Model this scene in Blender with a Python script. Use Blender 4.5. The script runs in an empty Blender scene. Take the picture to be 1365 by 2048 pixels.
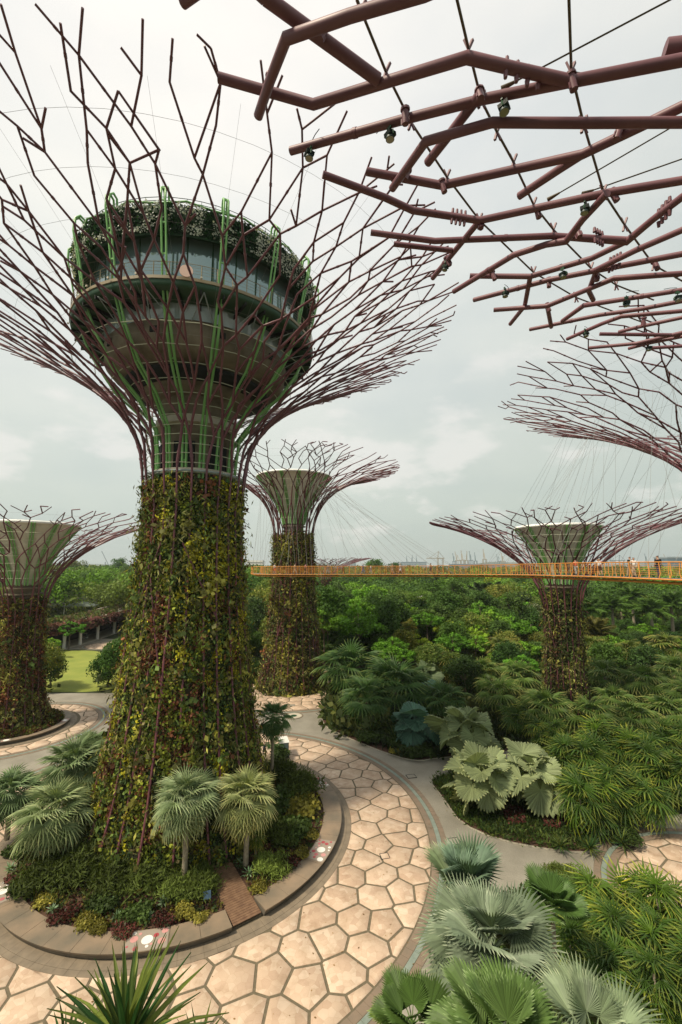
import bpy, bmesh, math, random
import numpy as np
from mathutils import Vector, Matrix, Euler
PI = math.pi
S = bpy.context.scene
COL = S.collection
rnd = random.Random(7)
rng = np.random.default_rng(7)

# ------------------------------------------------------------------ camera
FPX, HOR, EYE = 870.0, 1130.0, 23.5
TH = math.atan((HOR - 1024) / FPX)
cd = bpy.data.cameras.new('camera'); cam = bpy.data.objects.new('camera', cd); COL.objects.link(cam)
cam.location = (0, 0, EYE); cam.rotation_euler = (PI / 2 + TH, 0, 0)
cd.sensor_fit = 'VERTICAL'; cd.sensor_height = 36; cd.lens = FPX / 2048 * 36
cd.clip_start = 0.1; cd.clip_end = 20000
S.camera = cam
S.render.resolution_x = 682; S.render.resolution_y = 1024

# ------------------------------------------------------------------ sun and sky
SUN_AZ, SUN_EL = math.radians(-122), math.radians(54)      # azimuth from +Y towards +X
sd = Vector((math.sin(SUN_AZ) * math.cos(SUN_EL), math.cos(SUN_AZ) * math.cos(SUN_EL), math.sin(SUN_EL)))
sl = bpy.data.lights.new('sun', 'SUN'); sl.energy = 4.3; sl.angle = math.radians(6); sl.color = (1, .89, .70)
so = bpy.data.objects.new('sun', sl); COL.objects.link(so)
so.rotation_euler = sd.to_track_quat('Z', 'Y').to_euler()
W = bpy.data.worlds.new('World'); S.world = W; W.use_nodes = True
nt = W.node_tree; nt.nodes.clear()
def N(t, typ, **k):
    n = t.nodes.new(typ)
    for a, b in k.items(): setattr(n, a, b)
    return n
def L(t, a, b): t.links.new(a, b)
def ramp(t, fac, stops, interp='LINEAR'):
    r = N(t, 'ShaderNodeValToRGB'); r.color_ramp.interpolation = interp
    e = r.color_ramp.elements
    while len(e) < len(stops): e.new(.5)
    for i, (p, c) in enumerate(stops): e[i].position = p; e[i].color = (*c, 1) if len(c) == 3 else c
    L(t, fac, r.inputs[0]); return r.outputs[0]
def mixc(t, fac, a, b, mode='MIX'):
    m = N(t, 'ShaderNodeMix', data_type='RGBA', blend_type=mode)
    for s, v in ((m.inputs[0], fac), (m.inputs[6], a), (m.inputs[7], b)):
        if hasattr(v, 'links'): L(t, v, s)
        else: s.default_value = v if not isinstance(v, tuple) else (*v, 1)
    return m.outputs[2]
def vmath(t, op, a, b):
    m = N(t, 'ShaderNodeMath', operation=op)
    for s, v in zip(m.inputs, (a, b)):
        if hasattr(v, 'links'): L(t, v, s)
        else: s.default_value = v
    return m.outputs[0]
sky = N(nt, 'ShaderNodeTexSky', sky_type='NISHITA', sun_disc=False, sun_elevation=SUN_EL, sun_rotation=SUN_AZ)
sky.air_density = 1.5; sky.dust_density = 3
bg1 = N(nt, 'ShaderNodeBackground'); L(nt, sky.outputs[0], bg1.inputs[0]); bg1.inputs[1].default_value = .06
geo = N(nt, 'ShaderNodeTexCoord')
mp = N(nt, 'ShaderNodeMapping'); mp.inputs['Scale'].default_value = (1, 1, 2.2); L(nt, geo.outputs['Generated'], mp.inputs[0])
n1 = N(nt, 'ShaderNodeTexNoise'); n1.inputs['Scale'].default_value = 1.7; n1.inputs['Detail'].default_value = 5; n1.inputs['Roughness'].default_value = .5; L(nt, mp.outputs[0], n1.inputs[0])
n2 = N(nt, 'ShaderNodeTexNoise'); n2.inputs['Scale'].default_value = 4.6; n2.inputs['Detail'].default_value = 8; n2.inputs['Roughness'].default_value = .55; L(nt, mp.outputs[0], n2.inputs[0])
sep = N(nt, 'ShaderNodeSeparateXYZ'); L(nt, geo.outputs['Generated'], sep.inputs[0])
# thin overcast: a little paler towards the zenith and in a bright thin-cloud patch ahead, set apart from the sun
base = ramp(nt, sep.outputs[2], [(0, (.56, .60, .55)), (.12, (.59, .635, .59)), (.38, (.61, .645, .63)), (.55, (.66, .685, .665)), (.74, (.745, .745, .73)), (1, (.80, .79, .77))])
gd = N(nt, 'ShaderNodeVectorMath', operation='DOT_PRODUCT'); L(nt, geo.outputs['Generated'], gd.inputs[0]); gd.inputs[1].default_value = Vector((-.26, .62, .74)).normalized()
glow = ramp(nt, gd.outputs['Value'], [(.55, (.80, .83, .82)), (.8, (.95, .96, .95)), (.95, (1.14, 1.11, 1.08)), (1, (1.18, 1.14, 1.1))])
c = mixc(nt, 1.0, base, glow, 'MULTIPLY')
broad = ramp(nt, n1.outputs[0], [(.34, (.87, .905, .93)), (.64, (1.10, 1.08, 1.05))])
c = mixc(nt, 1.0, c, broad, 'MULTIPLY')
puff = ramp(nt, n2.outputs[0], [(.53, (0, 0, 0)), (.66, (1, 1, 1))], 'EASE')
low = ramp(nt, sep.outputs[2], [(.0, (.0, .0, .0)), (.08, (.55, .55, .55)), (.38, (.42, .42, .42)), (.6, (.1, .1, .1))])
pf = vmath(nt, 'MULTIPLY', puff, low)
c = mixc(nt, pf, c, (.84, .80, .76))
bg2 = N(nt, 'ShaderNodeBackground'); L(nt, c, bg2.inputs[0]); bg2.inputs[1].default_value = 1.08
ad = N(nt, 'ShaderNodeMixShader'); ad.inputs[0].default_value = .9; L(nt, bg1.outputs[0], ad.inputs[1]); L(nt, bg2.outputs[0], ad.inputs[2])
wo = N(nt, 'ShaderNodeOutputWorld'); L(nt, ad.outputs[0], wo.inputs[0])
vs = S.view_settings
vs.view_transform = 'Standard'; vs.look = 'None'; vs.exposure = 0.2; vs.gamma = 1; vs.use_curve_mapping = False

# ------------------------------------------------------------------ helpers
def ray(px, py):
    x = (px - 682.5) / FPX; y = -(py - 1024) / FPX
    return Vector((x, math.cos(TH) - y * math.sin(TH), math.sin(TH) + y * math.cos(TH)))
def P(px, py, z=0.0):
    d = ray(px, py); t = (z - EYE) / d.z
    return Vector((d.x * t, d.y * t, z))
def Q(px, py, D):
    d = ray(px, py); t = D / d.y
    return Vector((d.x * t, D, EYE + d.z * t))
def proj(v):
    z = v[2] - EYE; d = v[1] * math.cos(TH) + z * math.sin(TH); u = -v[1] * math.sin(TH) + z * math.cos(TH)
    if d < .1: return None
    return 682.5 + FPX * v[0] / d, 1024 - FPX * u / d, d
def tag(o, label=None, cat=None, group=None, kind=None):
    if label: o['label'] = label
    if cat: o['category'] = cat
    if group: o['group'] = group
    if kind: o['kind'] = kind
    return o
def empty(name, loc, label, cat, group=None, rz=0):
    o = bpy.data.objects.new(name, None); COL.objects.link(o); o.location = loc; o.rotation_euler = (0, 0, rz)
    o.empty_display_size = .2
    return tag(o, label, cat, group)
def ob(name, me, parent=None, loc=None, rot=None, scale=None, world=False):
    o = bpy.data.objects.new(name, me); COL.objects.link(o)
    if parent is not None:
        o.parent = parent
        if world: o.matrix_parent_inverse = Matrix.Translation(-Vector(parent.location))
    if loc is not None: o.location = loc
    if rot is not None: o.rotation_euler = rot
    if scale is not None: o.scale = scale if hasattr(scale, '__len__') else (scale,) * 3
    return o
class MB:
    def __init__(s): s.v = []; s.f = []; s.n = 0; s.c = []; s.m = []
    def add(s, V, F, mat=0, col=None):
        """V (n,3) array, F (m,k) int array or list of lists"""
        V = np.asarray(V, float).reshape(-1, 3)
        s.v.append(V)
        if isinstance(F, np.ndarray): s.f.append(F + s.n); s.m += [mat] * len(F)
        else:
            for f in F: s.f.append(np.array([f]) + s.n)
            s.m += [mat] * len(F)
        if col is None: col = (1, 1, 1)
        cc = np.asarray(col, float)
        if cc.ndim == 1: cc = np.tile(cc[:3], (len(V), 1))
        s.c.append(cc); s.n += len(V); return s
    def box(s, c, size, mat=0, rot=None, col=None):
        x, y, z = [a / 2 for a in size]
        V = np.array([[-x, -y, -z], [x, -y, -z], [x, y, -z], [-x, y, -z], [-x, -y, z], [x, -y, z], [x, y, z], [-x, y, z]])
        if rot is not None: V = V @ np.array(rot).T
        return s.add(V + np.array(c), np.array([[0, 3, 2, 1], [4, 5, 6, 7], [0, 1, 5, 4], [1, 2, 6, 5], [2, 3, 7, 6], [3, 0, 4, 7]]), mat, col)
    def tube(s, pts, r, k=6, mat=0, closed=False, col=None, cap=True):
        pts = np.array([tuple(p) for p in pts], float); n = len(pts)
        r = np.full(n, r) if np.isscalar(r) else np.asarray(r, float)
        T = np.zeros_like(pts)
        if closed: T = np.roll(pts, -1, 0) - np.roll(pts, 1, 0)
        else:
            d = pts[1:] - pts[:-1]; d /= np.maximum(np.linalg.norm(d, axis=1)[:, None], 1e-9)
            T[0] = d[0]; T[-1] = d[-1]; T[1:-1] = d[1:] + d[:-1]
        T /= np.maximum(np.linalg.norm(T, axis=1)[:, None], 1e-9)
        up = np.array([0, 0, 1.]) if abs(T[0][2]) < .9 else np.array([1., 0, 0])
        u = np.cross(T[0], up); u /= np.linalg.norm(u)
        a = np.arange(k) * 2 * PI / k; V = []
        for i in range(n):
            u = u - T[i] * (u @ T[i]); u /= max(np.linalg.norm(u), 1e-9); w = np.cross(T[i], u)
            sc = 1.0
            if 0 < i < n - 1 and not closed: sc = 1 / max(.6, math.sqrt(max(.01, (1 + d[i] @ d[i - 1]) / 2)))
            V.append(pts[i] + r[i] * sc * (np.cos(a)[:, None] * u + np.sin(a)[:, None] * w))
        V = np.concatenate(V); F = []
        m = n if closed else n - 1
        ii = np.arange(k); jj = (ii + 1) % k
        for i in range(m):
            p, q = i * k, ((i + 1) % n) * k
            F.append(np.stack([p + ii, p + jj, q + jj, q + ii], 1))
        F = np.concatenate(F)
        s.add(V, F, mat, col)
        if cap and not closed:
            b = s.n - len(V)
            s.f.append(np.array([list(range(k))[::-1]]) + b); s.f.append(np.array([list(range((n - 1) * k, n * k))]) + b); s.m += [mat, mat]
        return s
    def lathe(s, prof, k=48, mat=0, c=(0, 0, 0), a0=0, a1=2 * PI, col=None):
        """prof list of (r,z)"""
        full = abs(a1 - a0 - 2 * PI) < 1e-6
        m = k if full else k + 1
        a = a0 + (a1 - a0) * np.arange(m) / k
        V = np.concatenate([np.stack([c[0] + r * np.cos(a), c[1] + r * np.sin(a), np.full(m, c[2] + z)], 1) for r, z in prof])
        F = []; ii = np.arange(k); jj = (ii + 1) % m
        for i in range(len(prof) - 1): F.append(np.stack([i * m + ii, i * m + jj, (i + 1) * m + jj, (i + 1) * m + ii], 1))
        return s.add(V, np.concatenate(F), mat, col)
    def mesh(s, name, mats, smooth=False, col=True):
        me = bpy.data.meshes.new(name)
        V = np.concatenate(s.v); me.vertices.add(len(V)); me.vertices.foreach_set('co', V.ravel())
        li = np.concatenate([f.ravel() for f in s.f]).astype(np.int32)
        tot = np.concatenate([np.full(len(f), f.shape[1]) for f in s.f]).astype(np.int32)
        me.loops.add(len(li)); me.loops.foreach_set('vertex_index', li)
        me.polygons.add(len(tot)); st = np.concatenate([[0], np.cumsum(tot)[:-1]]).astype(np.int32)
        me.polygons.foreach_set('loop_start', st); me.polygons.foreach_set('loop_total', tot)
        me.polygons.foreach_set('material_index', np.array(s.m, np.int32))
        me.polygons.foreach_set('use_smooth', np.full(len(tot), bool(smooth)))
        for m in (mats if isinstance(mats, (list, tuple)) else [mats]): me.materials.append(m)
        me.update(calc_edges=True)
        if not smooth and len(tot) < 20000 and (mats if not isinstance(mats, (list, tuple)) else mats[0]) not in (LEAF, FAN): smooth_auto(me, 75)
        if col:
            ca = me.color_attributes.new('Col', 'FLOAT_COLOR', 'POINT')
            C = np.concatenate(s.c); ca.data.foreach_set('color', np.concatenate([C, np.ones((len(C), 1))], 1).ravel().astype(np.float32))
        return me
    def build(s, name, mats, parent=None, smooth=False, loc=None, **k):
        return ob(name, s.mesh(name, mats, smooth), parent, loc, **k)
def smooth_auto(me, ang=35):
    me.polygons.foreach_set('use_smooth', np.ones(len(me.polygons), bool)); me.set_sharp_from_angle(angle=math.radians(ang))
def vnoise(p, seed=0):
    p = np.asarray(p, float); i = np.floor(p); f = p - i; f = f * f * (3 - 2 * f)
    def h(a): return (np.sin(a @ np.array([127.1, 311.7, 74.7]) + seed * 13.7) * 43758.5453) % 1
    out = 0
    for dx in (0, 1):
        for dy in (0, 1):
            for dz in (0, 1):
                w = (f[:, 0] if dx else 1 - f[:, 0]) * (f[:, 1] if dy else 1 - f[:, 1]) * (f[:, 2] if dz else 1 - f[:, 2])
                out = out + w * h(i + np.array([dx, dy, dz]))
    return out
def unit(a): return a / np.maximum(np.linalg.norm(a, axis=-1, keepdims=True), 1e-9)

# ------------------------------------------------------------------ materials
MATS = {}
def mat(name, col, rough=.6, metal=0, spec=.4, noise=None, bump=None, col2=None, scale=3.0, detail=4, emit=None, trans=0, coat=0):
    if name in MATS: return MATS[name]
    m = bpy.data.materials.new(name); m.use_nodes = True; t = m.node_tree
    b = t.nodes['Principled BSDF']
    b.inputs['Base Color'].default_value = (*col, 1); b.inputs['Roughness'].default_value = rough
    b.inputs['Metallic'].default_value = metal; b.inputs['Specular IOR Level'].default_value = spec
    b.inputs['Transmission Weight'].default_value = trans
    if coat: b.inputs['Coat Weight'].default_value = coat
    tc = N(t, 'ShaderNodeNewGeometry')
    if col2 is not None:
        n = N(t, 'ShaderNodeTexNoise'); n.inputs['Scale'].default_value = scale; n.inputs['Detail'].default_value = detail
        L(t, tc.outputs['Position'], n.inputs['Vector'])
        L(t, ramp(t, n.outputs[0], [(.33, col), (.67, col2)]), b.inputs['Base Color'])
    if bump:
        n = N(t, 'ShaderNodeTexNoise'); n.inputs['Scale'].default_value = bump[0]; n.inputs['Detail'].default_value = 5
        L(t, tc.outputs['Position'], n.inputs['Vector'])
        bp = N(t, 'ShaderNodeBump'); bp.inputs['Strength'].default_value = bump[1]; bp.inputs['Distance'].default_value = bump[2]
        L(t, n.outputs[0], bp.inputs['Height']); L(t, bp.outputs[0], b.inputs['Normal'])
    MATS[name] = m; return m
def foliage_mat(name, transl=.28, rough=.6, spec=.16):
    m = bpy.data.materials.new(name); m.use_nodes = True; t = m.node_tree; b = t.nodes['Principled BSDF']
    at = N(t, 'ShaderNodeAttribute', attribute_name='Col'); oi = N(t, 'ShaderNodeObjectInfo')
    c = mixc(t, 1.0, at.outputs['Color'], oi.outputs['Color'], 'MULTIPLY')
    L(t, c, b.inputs['Base Color']); b.inputs['Roughness'].default_value = rough; b.inputs['Specular IOR Level'].default_value = spec
    tr = N(t, 'ShaderNodeBsdfTranslucent')
    c2 = mixc(t, 1.0, c, (1.25, 1.25, .6), 'MULTIPLY'); L(t, c2, tr.inputs[0])
    mx = N(t, 'ShaderNodeMixShader'); mx.inputs[0].default_value = transl
    L(t, b.outputs[0], mx.inputs[1]); L(t, tr.outputs[0], mx.inputs[2]); L(t, mx.outputs[0], t.nodes['Material Output'].inputs[0])
    return m
LEAF = foliage_mat('leaf'); FAN = foliage_mat('fan_leaf', .22, .5, .22)
SKIN = mat('vegetated_panel', (.018, .02, .008), .95, col2=(.05, .035, .018), scale=1.5)
PIPE = mat('purple_steel', (.115, .036, .046), .42, spec=.5, col2=(.15, .05, .06), scale=.6)
PIPEN = mat('weathered_purple_steel', (.15, .058, .07), .5, spec=.45, col2=(.19, .078, .088), scale=2.5, detail=8)
GREEN = mat('green_steel', (.15, .36, .09), .4, col2=(.22, .45, .15), scale=.8)
CONC = mat('stained_concrete', (.10, .08, .05), .85, col2=(.23, .19, .13), scale=.5, detail=8, bump=(3, .3, .05))
PALEC = mat('pale_concrete', (.42, .37, .29), .8, col2=(.5, .46, .36), scale=.8)
DARK = mat('dark_void', (.012, .014, .012), .8)
DKGREEN = mat('dark_green_paint', (.018, .06, .025), .5)
HOOP = mat('pale_hoop', (.5, .52, .38), .4)
CABLE = mat('steel_cable', (.26, .26, .25), .8, spec=.1)
DCABLE = mat('bronze_cable', (.10, .07, .035), .5)
GLASS = mat('tinted_glass', (.24, .33, .33), .06, metal=.5, spec=.9, coat=.8)
GLASS2 = mat('pale_glass', (.30, .38, .38), .08, spec=.9, coat=.4)
BRASS = mat('bronze_rail', (.24, .19, .11), .5)
ORANGE = mat('orange_steel', (.64, .25, .045), .5, col2=(.72, .31, .07), scale=1)
STEELG = mat('grey_steel', (.30, .36, .36), .5)
WHITE = mat('white_paint', (.72, .70, .64), .6)
FUNNEL = mat('funnel_membrane', (.50, .47, .36), .7, col2=(.62, .59, .48), scale=.7, detail=7)
FRIM = mat('funnel_rim', (.82, .82, .78), .6)
GROUND = mat('undergrowth_soil', (.022, .028, .010), .95, col2=(.05, .058, .02), scale=.25, detail=8, bump=(4, .5, .1))
SOIL = mat('garden_soil', (.05, .03, .018), .95, col2=(.11, .055, .035), scale=2.2, bump=(12, .6, .05))
GRASS = mat('lawn_grass', (.17, .21, .03), .9, col2=(.25, .27, .045), scale=.16, detail=7, bump=(30, .5, .05))
SLATE = mat('slate_tile', (.17, .135, .095), .7, col2=(.23, .18, .125), scale=1.6, bump=(9, .3, .02))
TEAL = mat('teal_tile', (.17, .21, .175), .5, col2=(.23, .265, .22), scale=2)
BRICKT = mat('brown_tile', (.23, .165, .115), .7, col2=(.18, .14, .10), scale=1.1)
GROUT = mat('grout', (.11, .09, .055), .9, col2=(.155, .125, .08), scale=5)
WOOD = mat('deck_wood', (.13, .07, .04), .75, col2=(.20, .115, .065), scale=3)
BARK = mat('bark', (.12, .09, .06), .9, col2=(.2, .16, .11), scale=5, bump=(14, .6, .03))
PALMT = mat('palm_trunk', (.22, .18, .12), .9, col2=(.33, .28, .2), scale=6, bump=(14, .6, .03))
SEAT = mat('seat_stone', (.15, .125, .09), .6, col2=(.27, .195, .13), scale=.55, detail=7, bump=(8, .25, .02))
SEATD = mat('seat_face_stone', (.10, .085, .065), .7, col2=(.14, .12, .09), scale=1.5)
WATER = mat('sea_water', (.06, .10, .10), .5, spec=.25)
def path_mat():
    m = bpy.data.materials.new('concrete_path'); m.use_nodes = True; t = m.node_tree; b = t.nodes['Principled BSDF']; g = N(t, 'ShaderNodeNewGeometry')
    n = N(t, 'ShaderNodeTexNoise'); n.inputs['Scale'].default_value = .22; n.inputs['Detail'].default_value = 9; n.inputs['Roughness'].default_value = .62; L(t, g.outputs['Position'], n.inputs['Vector'])
    n_ = N(t, 'ShaderNodeTexNoise'); n_.inputs['Scale'].default_value = 9; n_.inputs['Detail'].default_value = 4; L(t, g.outputs['Position'], n_.inputs['Vector'])
    c = ramp(t, n.outputs[0], [(.32, (.205, .185, .145)), (.5, (.265, .24, .19)), (.7, (.32, .295, .24))])
    c = mixc(t, 1.0, c, ramp(t, n_.outputs[0], [(.3, (.88, .88, .88)), (.7, (1.08, 1.08, 1.08))]), 'MULTIPLY')
    L(t, c, b.inputs['Base Color']); b.inputs['Roughness'].default_value = .75
    return m
PATH = path_mat()
def stone_mat():
    m = bpy.data.materials.new('crazy_paving'); m.use_nodes = True; t = m.node_tree; b = t.nodes['Principled BSDF']; g = N(t, 'ShaderNodeNewGeometry')
    oi = N(t, 'ShaderNodeObjectInfo')
    mp = N(t, 'ShaderNodeMapping'); L(t, g.outputs['Position'], mp.inputs[0]); cb = N(t, 'ShaderNodeCombineXYZ'); L(t, vmath(t, 'MULTIPLY', oi.outputs['Random'], 40.), cb.inputs[2]); L(t, cb.outputs[0], mp.inputs['Location'])
    v = N(t, 'ShaderNodeTexVoronoi', feature='F1'); v.inputs['Scale'].default_value = 2.3; L(t, mp.outputs[0], v.inputs['Vector'])
    e = N(t, 'ShaderNodeTexVoronoi', feature='DISTANCE_TO_EDGE'); e.inputs['Scale'].default_value = 2.3; L(t, mp.outputs[0], e.inputs['Vector'])
    sp = N(t, 'ShaderNodeSeparateColor'); L(t, v.outputs['Color'], sp.inputs[0])
    c = ramp(t, sp.outputs[0], [(0, (.50, .365, .27)), (.35, (.545, .41, .305)), (.7, (.575, .445, .335)), (1, (.625, .50, .39))])
    n = N(t, 'ShaderNodeTexNoise'); n.inputs['Scale'].default_value = .8; n.inputs['Detail'].default_value = 10; n.inputs['Roughness'].default_value = .65; L(t, g.outputs['Position'], n.inputs['Vector'])
    c = mixc(t, 1.0, c, ramp(t, n.outputs[0], [(.28, (.74, .70, .64)), (.5, (.97, .96, .95)), (.72, (1.07, 1.07, 1.06))]), 'MULTIPLY')
    c = mixc(t, 1.0, c, ramp(t, e.outputs['Distance'], [(0, (.84, .8, .74)), (.018, (.97, .96, .95)), (.03, (1, 1, 1))]), 'MULTIPLY')
    c = mixc(t, 1.0, c, ramp(t, oi.outputs['Random'], [(0, (.86, .82, .78)), (1, (1.05, 1.04, 1.02))]), 'MULTIPLY')
    L(t, c, b.inputs['Base Color']); b.inputs['Roughness'].default_value = .62; b.inputs['Specular IOR Level'].default_value = .35
    return m
STONE = stone_mat()

# ------------------------------------------------------------------ ground, beds, plazas
def prism(name, poly, z0, z1, m, parent=None, side=None):
    n = len(poly); V = [(x, y, z1) for x, y in poly] + [(x, y, z0) for x, y in poly]
    mb = MB(); mb.add(V, [list(range(n))]); 
    mb.add(V, [[i, n + i, n + (i + 1) % n, (i + 1) % n] for i in range(n)], 1)
    return mb.build(name, [m, side or m], parent)
def ccw(p):
    a = sum(p[i][0] * p[(i + 1) % len(p)][1] - p[(i + 1) % len(p)][0] * p[i][1] for i in range(len(p)))
    return p if a > 0 else p[::-1]
def roundpoly(p, it=2):
    for _ in range(it):
        q = []
        for i in range(len(p)):
            a, b = p[i], p[(i + 1) % len(p)]
            q += [(a[0] * .75 + b[0] * .25, a[1] * .75 + b[1] * .25), (a[0] * .25 + b[0] * .75, a[1] * .25 + b[1] * .75)]
        p = q
    return p
mb = MB(); mb.add([(-2500, -200, -.03), (2500, -200, -.03), (2500, 1500, -.03), (-2500, 1500, -.03)], [[0, 1, 2, 3]])
tag(mb.build('ground', GROUND), 'dark planted ground under the garden trees', None, kind='structure')
mb = MB(); mb.add([(-9000, 1480, -.3), (9000, 1480, -.3), (9000, 9000, -.3), (-9000, 9000, -.3)], [[0, 1, 2, 3]])
tag(mb.build('sea', WATER), 'grey sea strait at the horizon', None, kind='structure')
tag(prism('path', ccw([(-82, 4), (24, 4), (26, 20), (45, 44), (66, 46), (66, 64), (30, 70), (2, 99), (-30, 99), (-40, 83.8), (-82, 83.8)]), -.2, 0, PATH), 'grey concrete garden paths between the round plazas', None, kind='structure')
lawn_poly = roundpoly(ccw([(-57, 84.6), (-42, 84.6), (-45, 98), (-58, 116), (-70, 126), (-84, 120), (-76, 98), (-66, 86)]))
tag(prism('lawn', lawn_poly, -.2, .02, GRASS), 'sunlit round lawn beside the left supertree', None, kind='structure')
road_poly = roundpoly(ccw([(-100, 118), (-84, 122), (-70, 128), (-57, 118), (-48, 112), (-42, 122), (-50, 136), (-66, 141.5), (-86, 146), (-110, 146)]))
tag(prism('road', road_poly, -.2, -.004, PATH), 'service road in front of the arcade building', None, kind='structure')
BEDS = {}
def bed(name, poly, label):
    p = roundpoly(ccw(poly)); BEDS[name] = p
    o = prism('planting_bed', p, -.2, .12, SOIL, side=PALEC); tag(o, label, None, kind='structure')
    return o
bed('A', [(-3, 68.5), (-1, 65), (5, 58.4), (8.9, 55.4), (12, 56.6), (30, 60), (64, 66), (70, 100), (0, 100), (-3, 80)], 'planting bed of dark fan palms beyond the main plaza')
bed('B', [(9.6, 51), (10.3, 48), (11.2, 41.2), (20.6, 38.2), (21.6, 41), (30, 44.5), (60, 47), (60, 60), (30, 55.5), (14, 53)], 'planting bed of silver palms right of the path')
bed('C', [(1.4, 20), (6.4, 28.5), (9.6, 32), (15, 35.6), (19.6, 34.5), (20.5, 28), (30, 20), (30, 5), (0, 5)], 'planting bed in the lower right corner')
bed('D', [(-27, 86), (-20, 84), (-17, 88), (-18, 100), (-30, 104), (-44, 100), (-41, 90)], 'planting bed behind the tall supertree')
bed('E', [(-24, 7), (-6, 7), (-8, 16.5), (-14, 18.6), (-20, 17)], 'planting bed at the bottom edge')

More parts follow.
